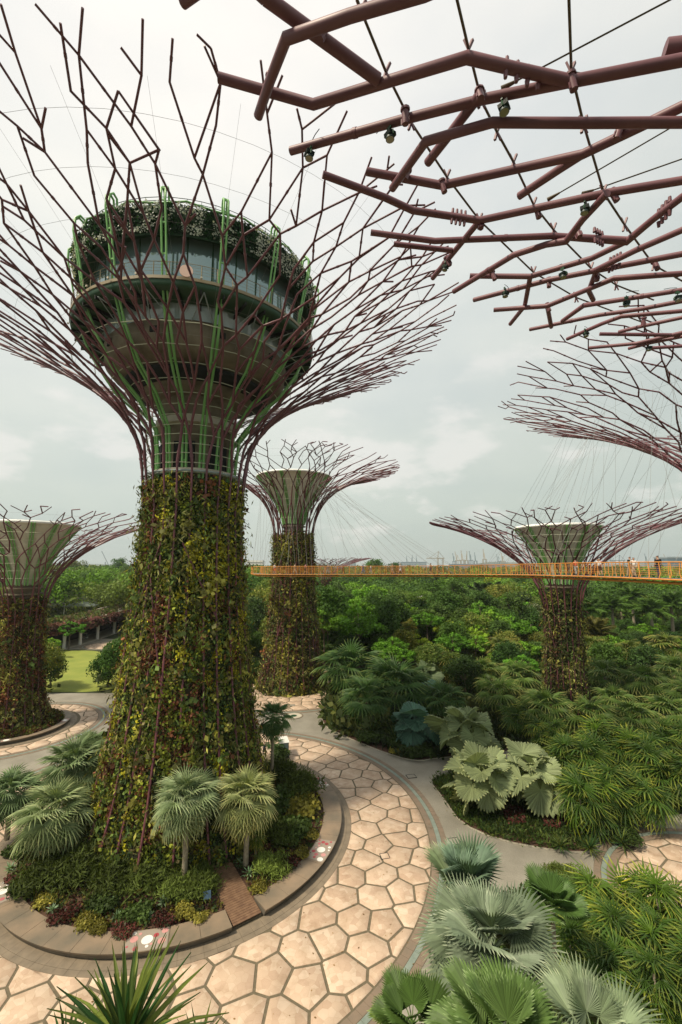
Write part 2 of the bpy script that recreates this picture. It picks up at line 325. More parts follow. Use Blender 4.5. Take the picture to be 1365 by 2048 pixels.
MAINC = (-14.48, 42.34); SEATC = (-14.2, 43.1)
def clip(poly, a, b, c):      # keep a*x+b*y<=c
    out = []
    for i in range(len(poly)):
        p, q = poly[i], poly[(i + 1) % len(poly)]
        dp, dq = a * p[0] + b * p[1] - c, a * q[0] + b * q[1] - c
        if dp <= 0: out.append(p)
        if dp * dq < 0:
            t = dp / (dp - dq); out.append((p[0] + (q[0] - p[0]) * t, p[1] + (q[1] - p[1]) * t))
    return out
def plaza(cx, cy, rin, rout, cin=None, spacing=2.75, seed=1, label='', band=True):
    cin = cin or (cx, cy); r = random.Random(seed)
    mb = MB(); mb.lathe([(0.01, .008), (rout + .05, .008)], 96, c=(cx, cy, 0))
    pl = mb.build('plaza', GROUT); tag(pl, label, None, kind='structure')
    seeds = []; ny = int(rout / spacing * 1.2) + 2
    for j in range(-ny, ny + 1):
        for i in range(-ny, ny + 1):
            seeds.append([(i + .5 * (j % 2)) * spacing + r.uniform(-.36, .36) * spacing, j * spacing * .866 + r.uniform(-.3, .3) * spacing])
    def cell(k, sd):
        x, y = sd[k]; poly = [(x - 4, y - 4), (x + 4, y - 4), (x + 4, y + 4), (x - 4, y + 4)]
        for m, (u, v) in enumerate(sd):
            dx, dy = u - x, v - y; dd = dx * dx + dy * dy
            if m == k or dd > 64 or dd < 1e-9: continue
            poly = clip(poly, dx, dy, (dx * (x + u) + dy * (y + v)) / 2)
        return poly
    g = .085
    def inset(x, y, sd, k):
        poly = [(x - 4, y - 4), (x + 4, y - 4), (x + 4, y + 4), (x - 4, y + 4)]
        for m, (u, v) in enumerate(sd):
            dx, dy = u - x, v - y; dd = math.hypot(dx, dy)
            if m == k or dd > 8 or dd < 1e-9: continue
            poly = clip(poly, dx / dd, dy / dd, (dx * (x + u) + dy * (y + v)) / 2 / dd - g)
        return poly
    for _ in range(1):
        s2 = []
        for k, (x, y) in enumerate(seeds):
            if math.hypot(x, y) > rout + 4: s2.append([x, y]); continue
            p = cell(k, seeds); n = len(p)
            if n: mx = sum(a for a, _ in p) / n; my = sum(b for _, b in p) / n; s2.append([x * .55 + mx * .45, y * .55 + my * .45])
            else: s2.append([x, y])
        seeds = s2
    cnt = 0
    ox, oy = cin[0] - cx, cin[1] - cy
    rest = MB(); cells = []
    for k, (x, y) in enumerate(seeds):
        if math.hypot(x, y) > rout + 3: continue
        poly = inset(x, y, seeds, k)
        if len(poly) < 3: continue
        a0 = math.atan2(y, x)
        for q in range(-14, 15):
            a = a0 + q * PI / 48; poly = clip(poly, math.cos(a), math.sin(a), rout * math.cos(PI / 96) - .03)
            if len(poly) < 3: break
        if len(poly) < 3: continue
        if rin:
            if all(math.hypot(a - ox, b - oy) < rin for a, b in poly): continue
            new = []; pp = []                                    # densify, then push out of the inner circle
            for i in range(len(poly)):
                a, b = poly[i], poly[(i + 1) % len(poly)]
                seg = 4 if min(math.hypot(a[0] - ox, a[1] - oy), math.hypot(b[0] - ox, b[1] - oy)) < rin else 1
                for w in range(seg): pp.append((a[0] + (b[0] - a[0]) * w / seg, a[1] + (b[1] - a[1]) * w / seg))
            for a, b in pp:
                d = math.hypot(a - ox, b - oy)
                if d < rin: s_ = rin / max(d, .01); a, b = ox + (a - ox) * s_, oy + (b - oy) * s_
                new.append((a, b))
            poly = new
        ar = abs(sum(poly[i][0] * poly[(i + 1) % len(poly)][1] - poly[(i + 1) % len(poly)][0] * poly[i][1] for i in range(len(poly)))) / 2
        if ar < .12: continue
        px = proj((cx + x, cy + y, 0)); vis = px and -90 < px[0] < 1450 and px[1] < 2150
        if not vis: continue
        mx = sum(a for a, _ in poly) / len(poly); my = sum(b for _, b in poly) / len(poly)
        n = len(poly); dz = r.uniform(0, .006)
        top = [((a - mx) * .985 + mx, (b - my) * .985 + my) for a, b in poly]
        V = [(cx + a, cy + b, .034 + dz) for a, b in top] + [(cx + a, cy + b, .022 + dz) for a, b in poly] + [(cx + a, cy + b, .0) for a, b in poly]
        F = [list(range(n))] + [[i, n + i, n + (i + 1) % n, (i + 1) % n] for i in range(n)] + [[n + i, 2 * n + i, 2 * n + (i + 1) % n, n + (i + 1) % n] for i in range(n)]
        m_ = MB(); m_.add(V, F); o = m_.build('paving_stone', STONE, pl); cnt += 1
    if band:
        for i, (ra, rb, mt) in enumerate(((rout + .05, rout + .62, BRICKT), (rout + .62, rout + 1.02, TEAL), (rout + 1.02, rout + 1.5, BRICKT))):
            n = int(2 * PI * rout / (.62 if i != 1 else 1.3)); m_ = MB(); m_.lathe([(ra, .009), (rb, .009)], 96, c=(cx, cy, 0)); m_.build('kerb_band', GROUT, pl)
            m_ = MB(); rr = random.Random(i)
            for k in range(n):
                a = 2 * PI * k / n; b = 2 * PI * (k + 1) / n - .02 / rout; h = .02 + rr.random() * .006
                V = [(cx + q * math.cos(w), cy + q * math.sin(w), z) for z in (h, .0) for q, w in ((ra + .02, a), (rb - .02, a), (rb - .02, b), (ra + .02, b))]
                m_.add(V, np.array([[0, 1, 2, 3], [0, 4, 5, 1], [1, 5, 6, 2], [2, 6, 7, 3], [3, 7, 4, 0]]))
            tag(m_.build('band_tiles', mt, pl), kind='stuff')
    return pl, cnt
pm, c1 = plaza(*MAINC, 15.15, 22.15, SEATC, 2.35, 3, 'round plaza of pale crazy paved cells around the tall supertree')
p2, c2 = plaza(-47.4, 66.6, 8.2, 10.6, None, 2.2, 5, 'round plaza of pale paved cells around the left supertree')
p3, c3 = plaza(-9.6, 88, 6.4, 14.0, None, 2.3, 6, 'round plaza of pale paved cells around the middle supertree')
p4, c4 = plaza(28.9, 31.6, 0, 9.2, None, 2.7, 8, 'pale paved plaza at the right edge')
p5, c5 = plaza(-69, 132, 0, 5.5, None, 2.7, 9, 'small paved plaza by the arcade building')
p6, c6 = plaza(.6, 69.2, 0, 2.9, None, 1.7, 11, 'small paved circle beside the fan palm bed', band=False)
print('stones', c1, c2, c3, c4, c5, c6)

def arc_ring(cx, cy, r0, r1, z0, z1, a0, a1, seg, mb, mat=0, slant=0.0):
    a = np.linspace(a0, a1, seg + 1)
    prof = [(r0, z0), (r0, z1), (r1, z1), (r1 - slant, z0)]
    V = np.concatenate([np.stack([cx + r * np.cos(a), cy + r * np.sin(a), np.full(seg + 1, z)], 1) for r, z in prof]); m = seg + 1
    i = np.arange(seg); F = []
    for k in range(3): F.append(np.stack([k * m + i, (k + 1) * m + i, (k + 1) * m + i + 1, k * m + i + 1], 1))
    mb.add(V, np.concatenate(F)[:, ::-1], mat); mb.add(V, [[0, m, 2 * m, 3 * m][::1], [seg, 3 * m + seg, 2 * m + seg, m + seg]], mat)
def planter(cx, cy, ri, ro, gaps, label, mosaics=(), h=.52, apron=.9, slab=1.9, name='planter_seat_wall'):
    e = empty(name, (cx, cy, 0), label, 'seat wall', 'round seat walls around the supertrees')
    mb = MB(); mb.lathe([(ro - .3, .012), (ro + apron, .012)], 96, c=(0, 0, 0)); mb.build('apron', GROUT, e)
    n = int(2 * PI * ro / .75); m_ = MB(); rr = random.Random(3)
    for k in range(n):
        a = 2 * PI * k / n; b = 2 * PI * (k + 1) / n - .012 / ro
        hh = .026 + rr.random() * .006
        for ra, rb in ((ro - .25, ro + apron * .52), (ro + apron * .52 + .02, ro + apron - .02)):
            V = [(q * math.cos(w), q * math.sin(w), z) for z in (hh, .0) for q, w in ((ra, a), (rb, a), (rb, b), (ra, b))]
            m_.add(V, np.array([[0, 1, 2, 3], [0, 4, 5, 1], [1, 5, 6, 2], [2, 6, 7, 3], [3, 7, 4, 0]]))
    tag(m_.build('apron_tiles', SLATE, e), kind='stuff')
    gaps = sorted(gaps); spans = []
    if not gaps: spans = [(0, 2 * PI)]
    else:
        for i, g in enumerate(gaps):
            nx = gaps[(i + 1) % len(gaps)][0] + (2 * PI if i == len(gaps) - 1 else 0); spans.append((g[1], nx))
    mb = MB()
    for a0, a1 in spans: arc_ring(0, 0, ri + .05, ro - .06, .0, h - .09, a0, a1, max(6, int((a1 - a0) * 16)), mb, slant=.22)
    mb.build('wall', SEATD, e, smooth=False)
    for a0, a1 in spans:
        n = max(1, int((a1 - a0) * ro / slab))
        for k in range(n):
            b0 = a0 + (a1 - a0) * k / n; b1 = a0 + (a1 - a0) * (k + 1) / n - .022 / ro
            mb = MB(); arc_ring(0, 0, ri, ro, h - .12, h + rnd.uniform(-.004, .004), b0, b1, 4, mb, slant=.05)
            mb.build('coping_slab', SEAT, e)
    for a0, a1 in mosaics:
        mb = MB(); arc_ring(0, 0, ri + .06, ro - .05, h - .02, h + .012, a0, a1, 8, mb)
        mo = mb.build('mosaic_panel', mat('mosaic_ground', (.30, .25, .2), .6), e)
        rr = random.Random(int(a0 * 100)); placed = []
        for q in range(60):
            rad = rr.choice([.24, .2, .16, .12, .1, .08]) if q else .34
            a = rr.uniform(a0 + rad / ro, a1 - rad / ro) if q else (a0 + a1) / 2; r_ = rr.uniform(ri + rad + .08, ro - rad - .08) if q else (ri + ro) / 2
            x, y = r_ * math.cos(a), r_ * math.sin(a)
            if any(math.hypot(x - u, y - v) < rad + w + .03 for u, v, w in placed): continue
            placed.append((x, y, rad)); mb = MB(); t = np.arange(16) * PI / 8
            V = [(x + rad * math.cos(w), y + rad * math.sin(w), h + .02) for w in t] + [(x + rad * math.cos(w), y + rad * math.sin(w), h) for w in t]
            mb.add(V, [list(range(16))] + [[i, 16 + i, 16 + (i + 1) % 16, (i + 1) % 16] for i in range(16)])
            cm = mat('mosaic_white', (.78, .74, .68), .5) if q == 0 else rr.choice([mat('mosaic_red', (.36, .06, .07), .5), mat('mosaic_pink', (.55, .27, .25), .5), mat('mosaic_white', (.78, .74, .68), .5), mat('mosaic_rose', (.42, .12, .13), .5)])
            mb.build('mosaic_disc', cm, mo)
    return e
def ang(px, py, c=SEATC, z=.5):
    p = P(px, py, z); return math.atan2(p.y - c[1], p.x - c[0])
gA, gB = ang(463, 1848), ang(527, 1815)
gl0, gl1 = ang(10, 1700), ang(5, 1640)
g2 = sorted([gl0 % (2 * PI), gl1 % (2 * PI)])
mos = [(ang(260, 1870), ang(338, 1866)), (ang(613, 1715), ang(648, 1680)), (ang(618, 1560), ang(648, 1575)), (ang(-40, 1780), ang(18, 1800))]
mos = [tuple(sorted(m)) for m in mos]
planter(*SEATC, 12.6, 14.25, [(gA % (2 * PI), gB % (2 * PI)), tuple(g2)], 'broad curved stone seat wall ringing the planter of the tall supertree', mos)
planter(-47.7, 66.5, 6.3, 7.25, [], 'curved stone seat wall at the foot of the left supertree', [tuple(sorted((ang(115, 1445, (-47.7, 66.5)), ang(130, 1438, (-47.7, 66.5))))), tuple(sorted((ang(5, 1480, (-47.7, 66.5)), ang(22, 1478, (-47.7, 66.5)))))], apron=.85, slab=1.5)
# inner soil discs
for cx, cy, r, l in ((*SEATC, 12.62, 'soil bed inside the main seat wall'), (-47.7, 66.5, 6.32, 'soil bed inside the left seat wall'), (-9.6, 88, 6.3, 'soil bed under the middle supertree')):
    mb = MB(); mb.lathe([(.01, .62), (r * .6, .55), (r, .36 if cx != -9.6 else .1), (r + .01, 0)], 64, c=(cx, cy, 0)); tag(mb.build('planter_soil', SOIL), l, None, kind='structure')
# timber deck in the gap
ga = (gA + gB) / 2
dk = empty('timber_deck', (SEATC[0], SEATC[1], 0), 'dark timber boardwalk running through the gap in the seat wall', 'deck')
def deck(parent, a, r0, r1, w, z=.64, step=.2, slope=.5):
    d = np.array([math.cos(a), math.sin(a), 0]); s_ = np.array([-d[1], d[0], 0]); R = np.stack([d, s_, [0, 0, 1]], 1)
    me = None; n = int((r1 - r0) / step)
    for k in range(n):
        if me is None: b = MB(); b.box((0, 0, 0), (step - .02, w, .05)); me = b.mesh('plank', WOOD)
        o = ob('plank', me, parent); f = k / n; p = d * (r0 + step * k)
        o.location = (p[0], p[1], z - max(0, f - .25) * slope); o.rotation_euler = (0, math.atan2(slope / (r1 - r0), 1) if f > .25 else 0, a)
deck(dk, ga, 7.4, 14.1, 1.75 * 1.12)
dk2 = empty('timber_deck', (SEATC[0], SEATC[1], 0), 'dark timber deck crossing the left side of the round planter', 'deck')
deck(dk2, (g2[0] + g2[1]) / 2, 7.2, 14.1, 2.3)

# ------------------------------------------------------------------ supertrees
def bez(p, t):
    a, b, c_, d = [np.array(q, float) for q in p]; t = np.asarray(t)[:, None]
    return (1 - t) ** 3 * a + 3 * (1 - t) ** 2 * t * b + 3 * (1 - t) * t * t * c_ + t ** 3 * d
def canopy_graph(bz, n0, rows, seed, pf=.62, pm=.55, cap=110):
    """grow nodes row by row in (theta, s); returns polylines [(pts, s)]"""
    r = random.Random(seed); tt = np.linspace(0, 1, 200); B = bez(bz, tt)
    acc = np.concatenate([[0], np.cumsum(np.linalg.norm(np.diff(B, axis=0), axis=1))]); acc /= acc[-1]
    def pos(th, s):
        s_ = min(max(s, 0), 1.06); rr = np.interp(s_, acc, B[:, 0]); z = np.interp(s_, acc, B[:, 1])
        if s_ > 1: rr += (s_ - 1) * 22; z += (s_ - 1) * 5
        return (rr * math.cos(th), rr * math.sin(th), z)
    out = []; cur = []
    for k in range(n0):
        th = 2 * PI * k / n0; p = pos(th, 0); cur.append((dict(th=th, s=0.0, p=p), [p], [0.0]))
    for k in range(1, rows + 1):
        s = (k / rows) ** .9 * 1.05; n = len(cur); sp = 2 * PI / max(n, 1); T = n0 + (cap - n0) * min(1, (k / rows) ** .8 * 1.12)
        kids = []; cnt = n
        order = list(range(n)); r.shuffle(order); fk = set()
        want = int(max(0, T - n) + n * .42) if k > 1 else 0
        for i in order:
            if len(fk) >= want: break
            if (i - 1) % n in fk and r.random() < .5: continue
            fk.add(i)
        for i, (nd, ln, ss) in enumerate(cur):
            if k > rows - 1 and r.random() < .2: out.append((ln, ss)); continue
            if i in fk:
                d = sp * r.uniform(.36, .56)
                kids.append([nd['th'] - d, 0, nd, ln, ss]); kids.append([nd['th'] + d, 0, nd, None, None])
            else: kids.append([nd['th'] + r.choice([-1, 1]) * sp * r.uniform(.2, .42), 0, nd, ln, ss])
        for q_ in kids: q_[0] %= 2 * PI
        kids.sort(key=lambda a: a[0]); ro = r.randrange(len(kids)); kids = kids[ro:] + kids[:ro]
        for q_ in kids[len(kids) - ro:]: q_[0] += 2 * PI
        grp = []; i = 0; extra = len(kids) - T; pme = min(.95, max(0, extra) / (len(kids) * .36))
        while i < len(kids):
            a = kids[i]; b = kids[i + 1] if i + 1 < len(kids) else None
            if b is not None and b[2] is not a[2] and b[0] - a[0] < sp * 1.0 and 2 < k < rows and r.random() < pme:
                grp.append([(a[0] + b[0]) / 2, [a, b]]); i += 2; extra -= 1
            else: grp.append([a[0], [a]]); i += 1
        m = len(grp); ths = [g_[0] for g_ in grp]
        for _ in range(3 if s < .5 else 1):
            ths = [ths[i] * .5 + .25 * ((ths[i - 1] - (2 * PI if i == 0 else 0)) + (ths[(i + 1) % m] + (2 * PI if i == m - 1 else 0))) for i in range(m)]
        nxt = []
        for (t0, es), th in zip(grp, ths):
            th = th * .45 + t0 * .55 + r.choice([-1, 1]) * r.uniform(.06, .24) * 2 * PI / m
            s_ = s + r.uniform(-.42, .42) / rows * (1.0 if k < rows else 1.3)
            node = dict(th=th, s=s_, p=pos(th, s_)); ln = None
            for e in es:
                if e[3] is None: l2, ss2 = [e[2]['p']], [e[2]['s']]
                else: l2, ss2 = e[3], e[4]
                if s_ < .45:
                    pt_ = e[2]['th'] + round((th - e[2]['th']) / (2 * PI)) * 2 * PI; l2.append(pos((pt_ + th) / 2, (s_ + ss2[-1]) / 2)); ss2.append((s_ + ss2[-1]) / 2)
                l2.append(node['p']); ss2.append(s_)
                if ln is None: ln = (l2, ss2)
                else: out.append((l2, ss2))
            nxt.append((node, ln[0], ln[1]))
        if k > rows * .5:
            for nd, ln, ss in nxt:
                if r.random() < .16:
                    out.append(([nd['p'], pos(nd['th'] + r.choice([-1, 1]) * .5 * 2 * PI / m, nd['s'] + r.uniform(.3, .7) / rows)], [nd['s'], nd['s'] + .05]))
        cur = nxt
    for nd, ln, ss in cur: out.append((ln, ss))
    return [o for o in out if len(o[0]) > 1], pos
PAL = dict(
    main=[(.19, .175, .014, .24), (.10, .115, .014, .2), (.045, .066, .014, .22), (.022, .036, .012, .2), (.085, .034, .018, .09), (.12, .10, .045, .05)],
    left=[(.10, .038, .018, .34), (.06, .03, .014, .26), (.075, .075, .016, .16), (.035, .045, .012, .16), (.13, .12, .02, .08)],
    mid=[(.13, .12, .018, .2), (.075, .065, .02, .24), (.04, .055, .014, .3), (.07, .036, .018, .16), (.10, .085, .038, .1)],
    right=[(.032, .042, .012, .5), (.055, .062, .016, .3), (.05, .028, .014, .14), (.12, .12, .03, .06)])
def vines(prof, ztop, nclump, nleaf, size, pal, seed, streak=1.0, lump=.4):
    """leaf geometry on the planted skin; returns arrays"""
    g = np.random.default_rng(seed); pz = np.array([p[0] for p in prof]); pr = np.array([p[1] for p in prof])
    z = g.uniform(0, 1, nclump) ** 1.12 * ztop; z += g.normal(0, .15, nclump)
    z = np.where(z > ztop, z - g.uniform(0, 1.4, nclump), z)
    a = g.uniform(0, 2 * PI, nclump); r = np.interp(z, pz, pr)
    pn = np.stack([np.cos(a) * r * .55, np.sin(a) * r * .55, z * .16 * streak], 1)
    q = vnoise(pn * 1.6, seed) * .65 + vnoise(pn * 4.0, seed + 1) * .35
    q = np.argsort(np.argsort(q + g.normal(0, .05, nclump))) / nclump      # equalised
    perm = np.random.default_rng(seed + 5).permutation(len(pal)); w = np.cumsum([pal[i][3] for i in perm]); w /= w[-1]; idx = perm[np.minimum(np.searchsorted(w, q), len(pal) - 1)]
    colr = np.array([p[:3] for p in pal])[idx] * np.clip(g.lognormal(.5, .48, (nclump, 1)), .5, 3.8)
    dep = vnoise(pn * np.array([2.2, 2.2, 3.0]) * 1.7, seed + 9)
    rad = r + dep * lump + g.uniform(0, .15, nclump)
    C = np.stack([np.cos(a) * rad, np.sin(a) * rad, z], 1); nrm = np.stack([np.cos(a), np.sin(a), np.full(nclump, .15)], 1)
    base = np.repeat(C, nleaf, 0); nn = np.repeat(nrm, nleaf, 0); M = len(base)
    cs = g.uniform(.6, 1.5, nclump)
    base = base + g.normal(0, 1, (M, 3)) * np.array([.2, .2, .28]) * np.repeat(cs, nleaf)[:, None] * size / .3
    cl = np.repeat(colr, nleaf, 0) * g.uniform(.72, 1.3, (M, 1))
    return base, nn, cl
def leaf_quads(mb, base, nn, cl, size, g, up=-.5, wid=.45, matid=0, jit=.7):
    M = len(base); n = unit(nn + g.normal(0, jit, (M, 3)))
    d = unit(np.cross(n, g.normal(0, 1, (M, 3)))); d = unit(d + np.array([0, 0, up])[None]); s = unit(np.cross(n, d))
    L_ = size * g.uniform(.6, 1.35, (M, 1)); Wd = L_ * wid
    V = np.stack([base, base + d * L_ * .5 + s * Wd - n * L_ * .06, base + d * L_ - n * L_ * .16, base + d * L_ * .5 - s * Wd - n * L_ * .06], 1)
    V = V.reshape(-1, 3); F = np.arange(M * 4).reshape(-1, 4); mb.add(V, F, matid, np.repeat(cl, 4, 0))
def supertree(name, loc, bz, n0, rows, seed, prof, ztop, label, pal, nclump, lsize, rr=(.17, .085), cap=110, net=True, rods=True, sides=5, skin=True, pm=.55, ribmat=PIPE, spread=1.0, clamp=True):
    e = empty(name, loc, label, 'supertree'); g = np.random.default_rng(seed)
    lines, pos = canopy_graph(bz, n0, rows, seed, cap=cap, pm=pm)
    lines.sort(key=lambda a: -len(a[0])); rest = MB(); k = 0
    for pts, ss in lines:
        rad = [rr[0] + (rr[1] - rr[0]) * min(1, s_ ** .6) for s_ in ss]
        if k < 290:
            mb = MB(); mb.tube(pts, rad, sides); 
            if clamp:
                for i in range(len(pts) - 1):
                    p = Vector(pts[i]).lerp(Vector(pts[i + 1]), .55); d = (Vector(pts[i + 1]) - Vector(pts[i])).normalized() * .1
                    mb.tube([p - d, p + d], rad[i] * 1.2, sides)
            mb.build('branch', ribmat, e); k += 1
        else: rest.tube(pts, rad, sides)
    if rest.n: tag(rest.build('small_branches', ribmat, e), kind='stuff')
    rmax = bz[3][0]
    if net:
        mb = MB()
        for s in (.42, .52, .62, .72, .82, .92):
            p = [pos(a, s) for a in np.linspace(0, 2 * PI, 72, endpoint=False)]; mb.tube([(q[0] * .985, q[1] * .985, q[2] + .15) for q in p], .009, 3, closed=True)
        for a in np.linspace(0, 2 * PI, 32, endpoint=False):
            p = [pos(a, s) for s in np.linspace(.4, .98, 12)]; mb.tube([(q[0] * .985, q[1] * .985, q[2] + .15) for q in p], .007, 3)
        tag(mb.build('cable_net', CABLE, e), kind='stuff')
    if prof:
        pz = [p[0] for p in prof]; pr = [p[1] for p in prof]
        if skin:
            mb = MB(); zz = np.linspace(0, ztop, 30); a = np.linspace(0, 2 * PI, 49)[:-1]; V = []
            for z in zz:
                r = np.interp(z, pz, pr); q = vnoise(np.stack([np.cos(a) * r, np.sin(a) * r, np.full(48, z)], 1) * .8, seed)
                V.append(np.stack([np.cos(a) * (r - .12 + q * .4), np.sin(a) * (r - .12 + q * .4), np.full(48, z)], 1))
            i = np.arange(48); j = (i + 1) % 48
            F = np.concatenate([np.stack([k_ * 48 + i, k_ * 48 + j, k_ * 48 + 48 + j, k_ * 48 + 48 + i], 1) for k_ in range(29)])
            mb.add(np.concatenate(V), F); mb.build('trunk_panel', SKIN, e, smooth=True)
        if nclump:
            mb = MB(); b, n_, c_ = vines(prof, ztop, nclump, 13, lsize, pal, seed)
            leaf_quads(mb, b, n_, c_, lsize, g)
            tp = [(.14, .135, .03, .4), (.10, .10, .035, .3), (.05, .075, .018, .3), (.10, .04, .02, .1)]
            b, n_, c_ = vines(prof, ztop, int(nclump * .14), 16, lsize * 2.2, tp, seed + 40, lump=.5); leaf_quads(mb, b + n_ * .12, n_, c_, lsize * 2.0, g, up=-1.1, wid=.11, jit=.9)
            b, n_, c_ = vines(prof, ztop, int(nclump * .05), 12, lsize * 1.3, tp, seed + 50, lump=.5); leaf_quads(mb, b + n_ * .15, n_, c_ * .8, lsize * 1.9, g, up=-.3, wid=.42, jit=.6)
            tag(mb.build('climbing_plants', LEAF, e), kind='stuff')
        if rods:
            off = .45
            def rp(th, z): r = np.interp(z, pz, pr) + off; return (r * math.cos(th), r * math.sin(th), z)
            ztop2 = bz[0][1]
            for kk in range(n0):
                th = 2 * PI * kk / n0; th0 = th + g.uniform(-.08, .08); mb = MB(); o_ = g.uniform(-.12, .12)
                z0 = 1.0; off = .42 + o_
                pts = [rp(th0 + (th - th0) * t, z0 + (ztop2 - z0) * t) for t in np.linspace(0, 1, 9)]; pts[-1] = (bz[0][0] * math.cos(th), bz[0][0] * math.sin(th), ztop2)
                mb.tube(pts, rr[0] * .72, sides); mb.build('trunk_rod', ribmat, e)
                if kk % 3 == 0:
                    mb = MB(); dth = g.choice([-1, 1]) * 2 * PI / n0 * g.uniform(1.5, 3); za = g.uniform(1, ztop2 * .7); zb = za + g.uniform(6, 13); off = .5
                    mb.tube([rp(th + dth * t, za + (min(zb, ztop2) - za) * t) for t in np.linspace(0, 1, 6)], rr[0] * .55, sides); mb.build('diagonal_rod', ribmat, e)
    return e, pos
MP = [(0, 8.2), (1.5, 7.5), (3.5, 6.85), (7.5, 6.05), (12, 5.35), (20, 4.5), (29, 4.05), (33, 4.05)]
MBZ = [(4.9, 32.5), (5.2, 38.8), (11.5, 42.3), (24.6, 48.3)]
MT, mpos = supertree('supertree', (-14.5, 42.6, 0), MBZ, 24, 12, 21, MP, 31.3, 'tallest supertree with a glass walled bistro in its crown and green climbers on its trunk', PAL['main'], 11500, .235, rr=(.14, .062), cap=108, sides=6)
CBZ = [(3.9, 28.5), (4.1, 36), (8.3, 40.6), (20.2, 42.8)]
supertree('supertree', (-9.6, 88, 0), CBZ, 24, 11, 5, [(0, 6.4), (2, 5.8), (5, 5.1), (10, 4.6), (17, 3.9), (23, 3.6), (30, 3.5)], 29.5, 'middle distance supertree with a white funnel standing behind the left end of the orange walkway', PAL['mid'], 4200, .30, rr=(.135, .07), cap=84, sides=4, clamp=False)
LBZ = [(3.0, 18), (3.4, 23), (8.5, 27.6), (17.6, 30.2)]
supertree('supertree', (-47.7, 66.5, 0), LBZ, 20, 10, 9, [(0, 4.3), (2, 3.6), (5, 3.0), (10, 2.6), (15, 2.3), (20, 2.3)], 18.6, 'supertree at the left edge with reddish brown planting on its trunk', PAL['left'], 3600, .26, rr=(.12, .065), cap=76, sides=4, clamp=False)
RBZ = [(2.9, 18), (3.4, 22.6), (8.5, 27.5), (18.9, 30.4)]
supertree('supertree', (34.9, 70, 0), RBZ, 20, 10, 14, [(0, 2.9), (3, 2.6), (8, 2.35), (14, 2.2), (20, 2.2)], 19.5, 'supertree with a wide flat crown rising behind the orange walkway among the palms', PAL['right'], 2600, .25, rr=(.12, .065), cap=80, sides=4, clamp=False)
UBZ = [(3.4, 29), (3.8, 35), (10, 39.5), (24, 44.2)]
supertree('supertree', (44, 46, 0), UBZ, 22, 13, 33, None, 0, 'high supertree crown of bare purple rods at the right edge below the overhead pipes', None, 0, 0, rr=(.135, .055), cap=104, sides=5, rods=False, pm=.3)
supertree('supertree', (-7, 196, 0), [(2.2, 17), (2.6, 20), (8, 23.6), (19.5, 26.2)], 16, 7, 40, [(0, 3.2), (10, 2.5), (18, 2.2)], 17, 'small far supertree crown peeking out behind the middle supertree', PAL['mid'], 200, .6, rr=(.13, .1), cap=60, sides=3, clamp=False, net=False)
def by_name(lbl): return next(o for o in bpy.data.objects if o.get('label', '').startswith(lbl))

# funnels of the smaller supertrees
def funnel(e, z0, z1, r0, r1, nr=14, bzc=None):
    n = 14; pts = []
    for i in range(n + 1):
        t = i / n; pts.append((r0 + (r1 - r0) * (t ** 1.55), z0 + (z1 - z0) * t))
    mb = MB(); mb.lathe(pts, 48); mb.lathe([(r * .97, z) for r, z in pts][::-1], 48); fo = mb.build('funnel', FUNNEL, e, smooth=True)
    mb = MB(); r, z = pts[-1]; mb.lathe([(r - .35, z), (r + .12, z - .12), (r + .2, z + .12), (r + .05, z + .3), (r - .35, z + .25)], 64); mb.build('funnel_rim', FRIM, e, smooth=True)
    for k in range(nr):
        a = 2 * PI * k / nr; mb = MB()
        for s in (-.18, .18):
            mb.tube([((r + .18) * math.cos(a) - s * math.sin(a), (r + .18) * math.sin(a) + s * math.cos(a), z) for r, z in pts[::2]], .13, 4)
        mb.build('green_rib', GREEN, e)
    for t in (.12, .24, .36, .48, .6, .72, .84):
        i = t * n; r = np.interp(i, range(n + 1), [p[0] for p in pts]) + 1.4; z = z0 + (z1 - z0) * t
        mb = MB(); mb.tube([(r * math.cos(a), r * math.sin(a), z) for a in np.linspace(0, 2 * PI, 48, endpoint=False)], .03, 3, closed=True); mb.build('hoop', HOOP, e)
    mb = MB(); mb.lathe([(r0 * .98, z0 - 4.5), (r0 * .98, z0 - .2), (r0 * 1.15, z0 + .1)], 24)
    for zz in (z0 - .5, z0 - 1.4, z0 - 2.6): mb.lathe([(r0 * 1.0, zz), (r0 * 1.2, zz), (r0 * 1.2, zz + .2), (r0 * 1.0, zz + .2)], 24)
    mb.build('core_column', CONC, e)
funnel(by_name('middle distance'), 31.6, 41.2, 2.0, 7.6)
funnel(by_name('supertree at the left'), 20.5, 29.5, 2.0, 6.6)
funnel(by_name('supertree with a wide flat'), 20.5, 29.4, 1.9, 6.3)

# ---- core, bistro and ribs of the tallest supertree
c0 = MB(); c0.lathe([(3.35, 29), (3.35, 36.9), (3.55, 37.1), (3.55, 39.4), (4.9, 40.6), (5.2, 40.65)], 40); c0.build('core_column', CONC, MT, smooth=False)
for a in (-PI / 2, -PI / 2 + .95, -PI / 2 - 1.0):
    b = MB(); R = Matrix.Rotation(a, 3, 'Z'); p = R @ Vector((3.2, 0, 33.6)); b.box(p, (.5, 1.9, 2.6), rot=R); b.build('core_opening', DARK, MT)
b = MB(); b.lathe([(3.36, 36.6), (3.9, 36.7), (3.9, 37.3), (3.4, 37.4)], 40); b.lathe([(3.4, 32.0), (4.0, 32.05), (4.0, 32.3), (3.4, 32.35)], 32); b.build('core_collar', PALEC, MT)
b = MB()
b.lathe([(3.6, 38.1), (5.4, 38.7), (5.5, 39.6)], 48)
b.lathe([(5.5, 39.6), (7.9, 40.2), (8.6, 41.0), (8.75, 42.5), (8.6, 42.7)], 48); b.build('concrete_bowl', CONC, MT, smooth=False)
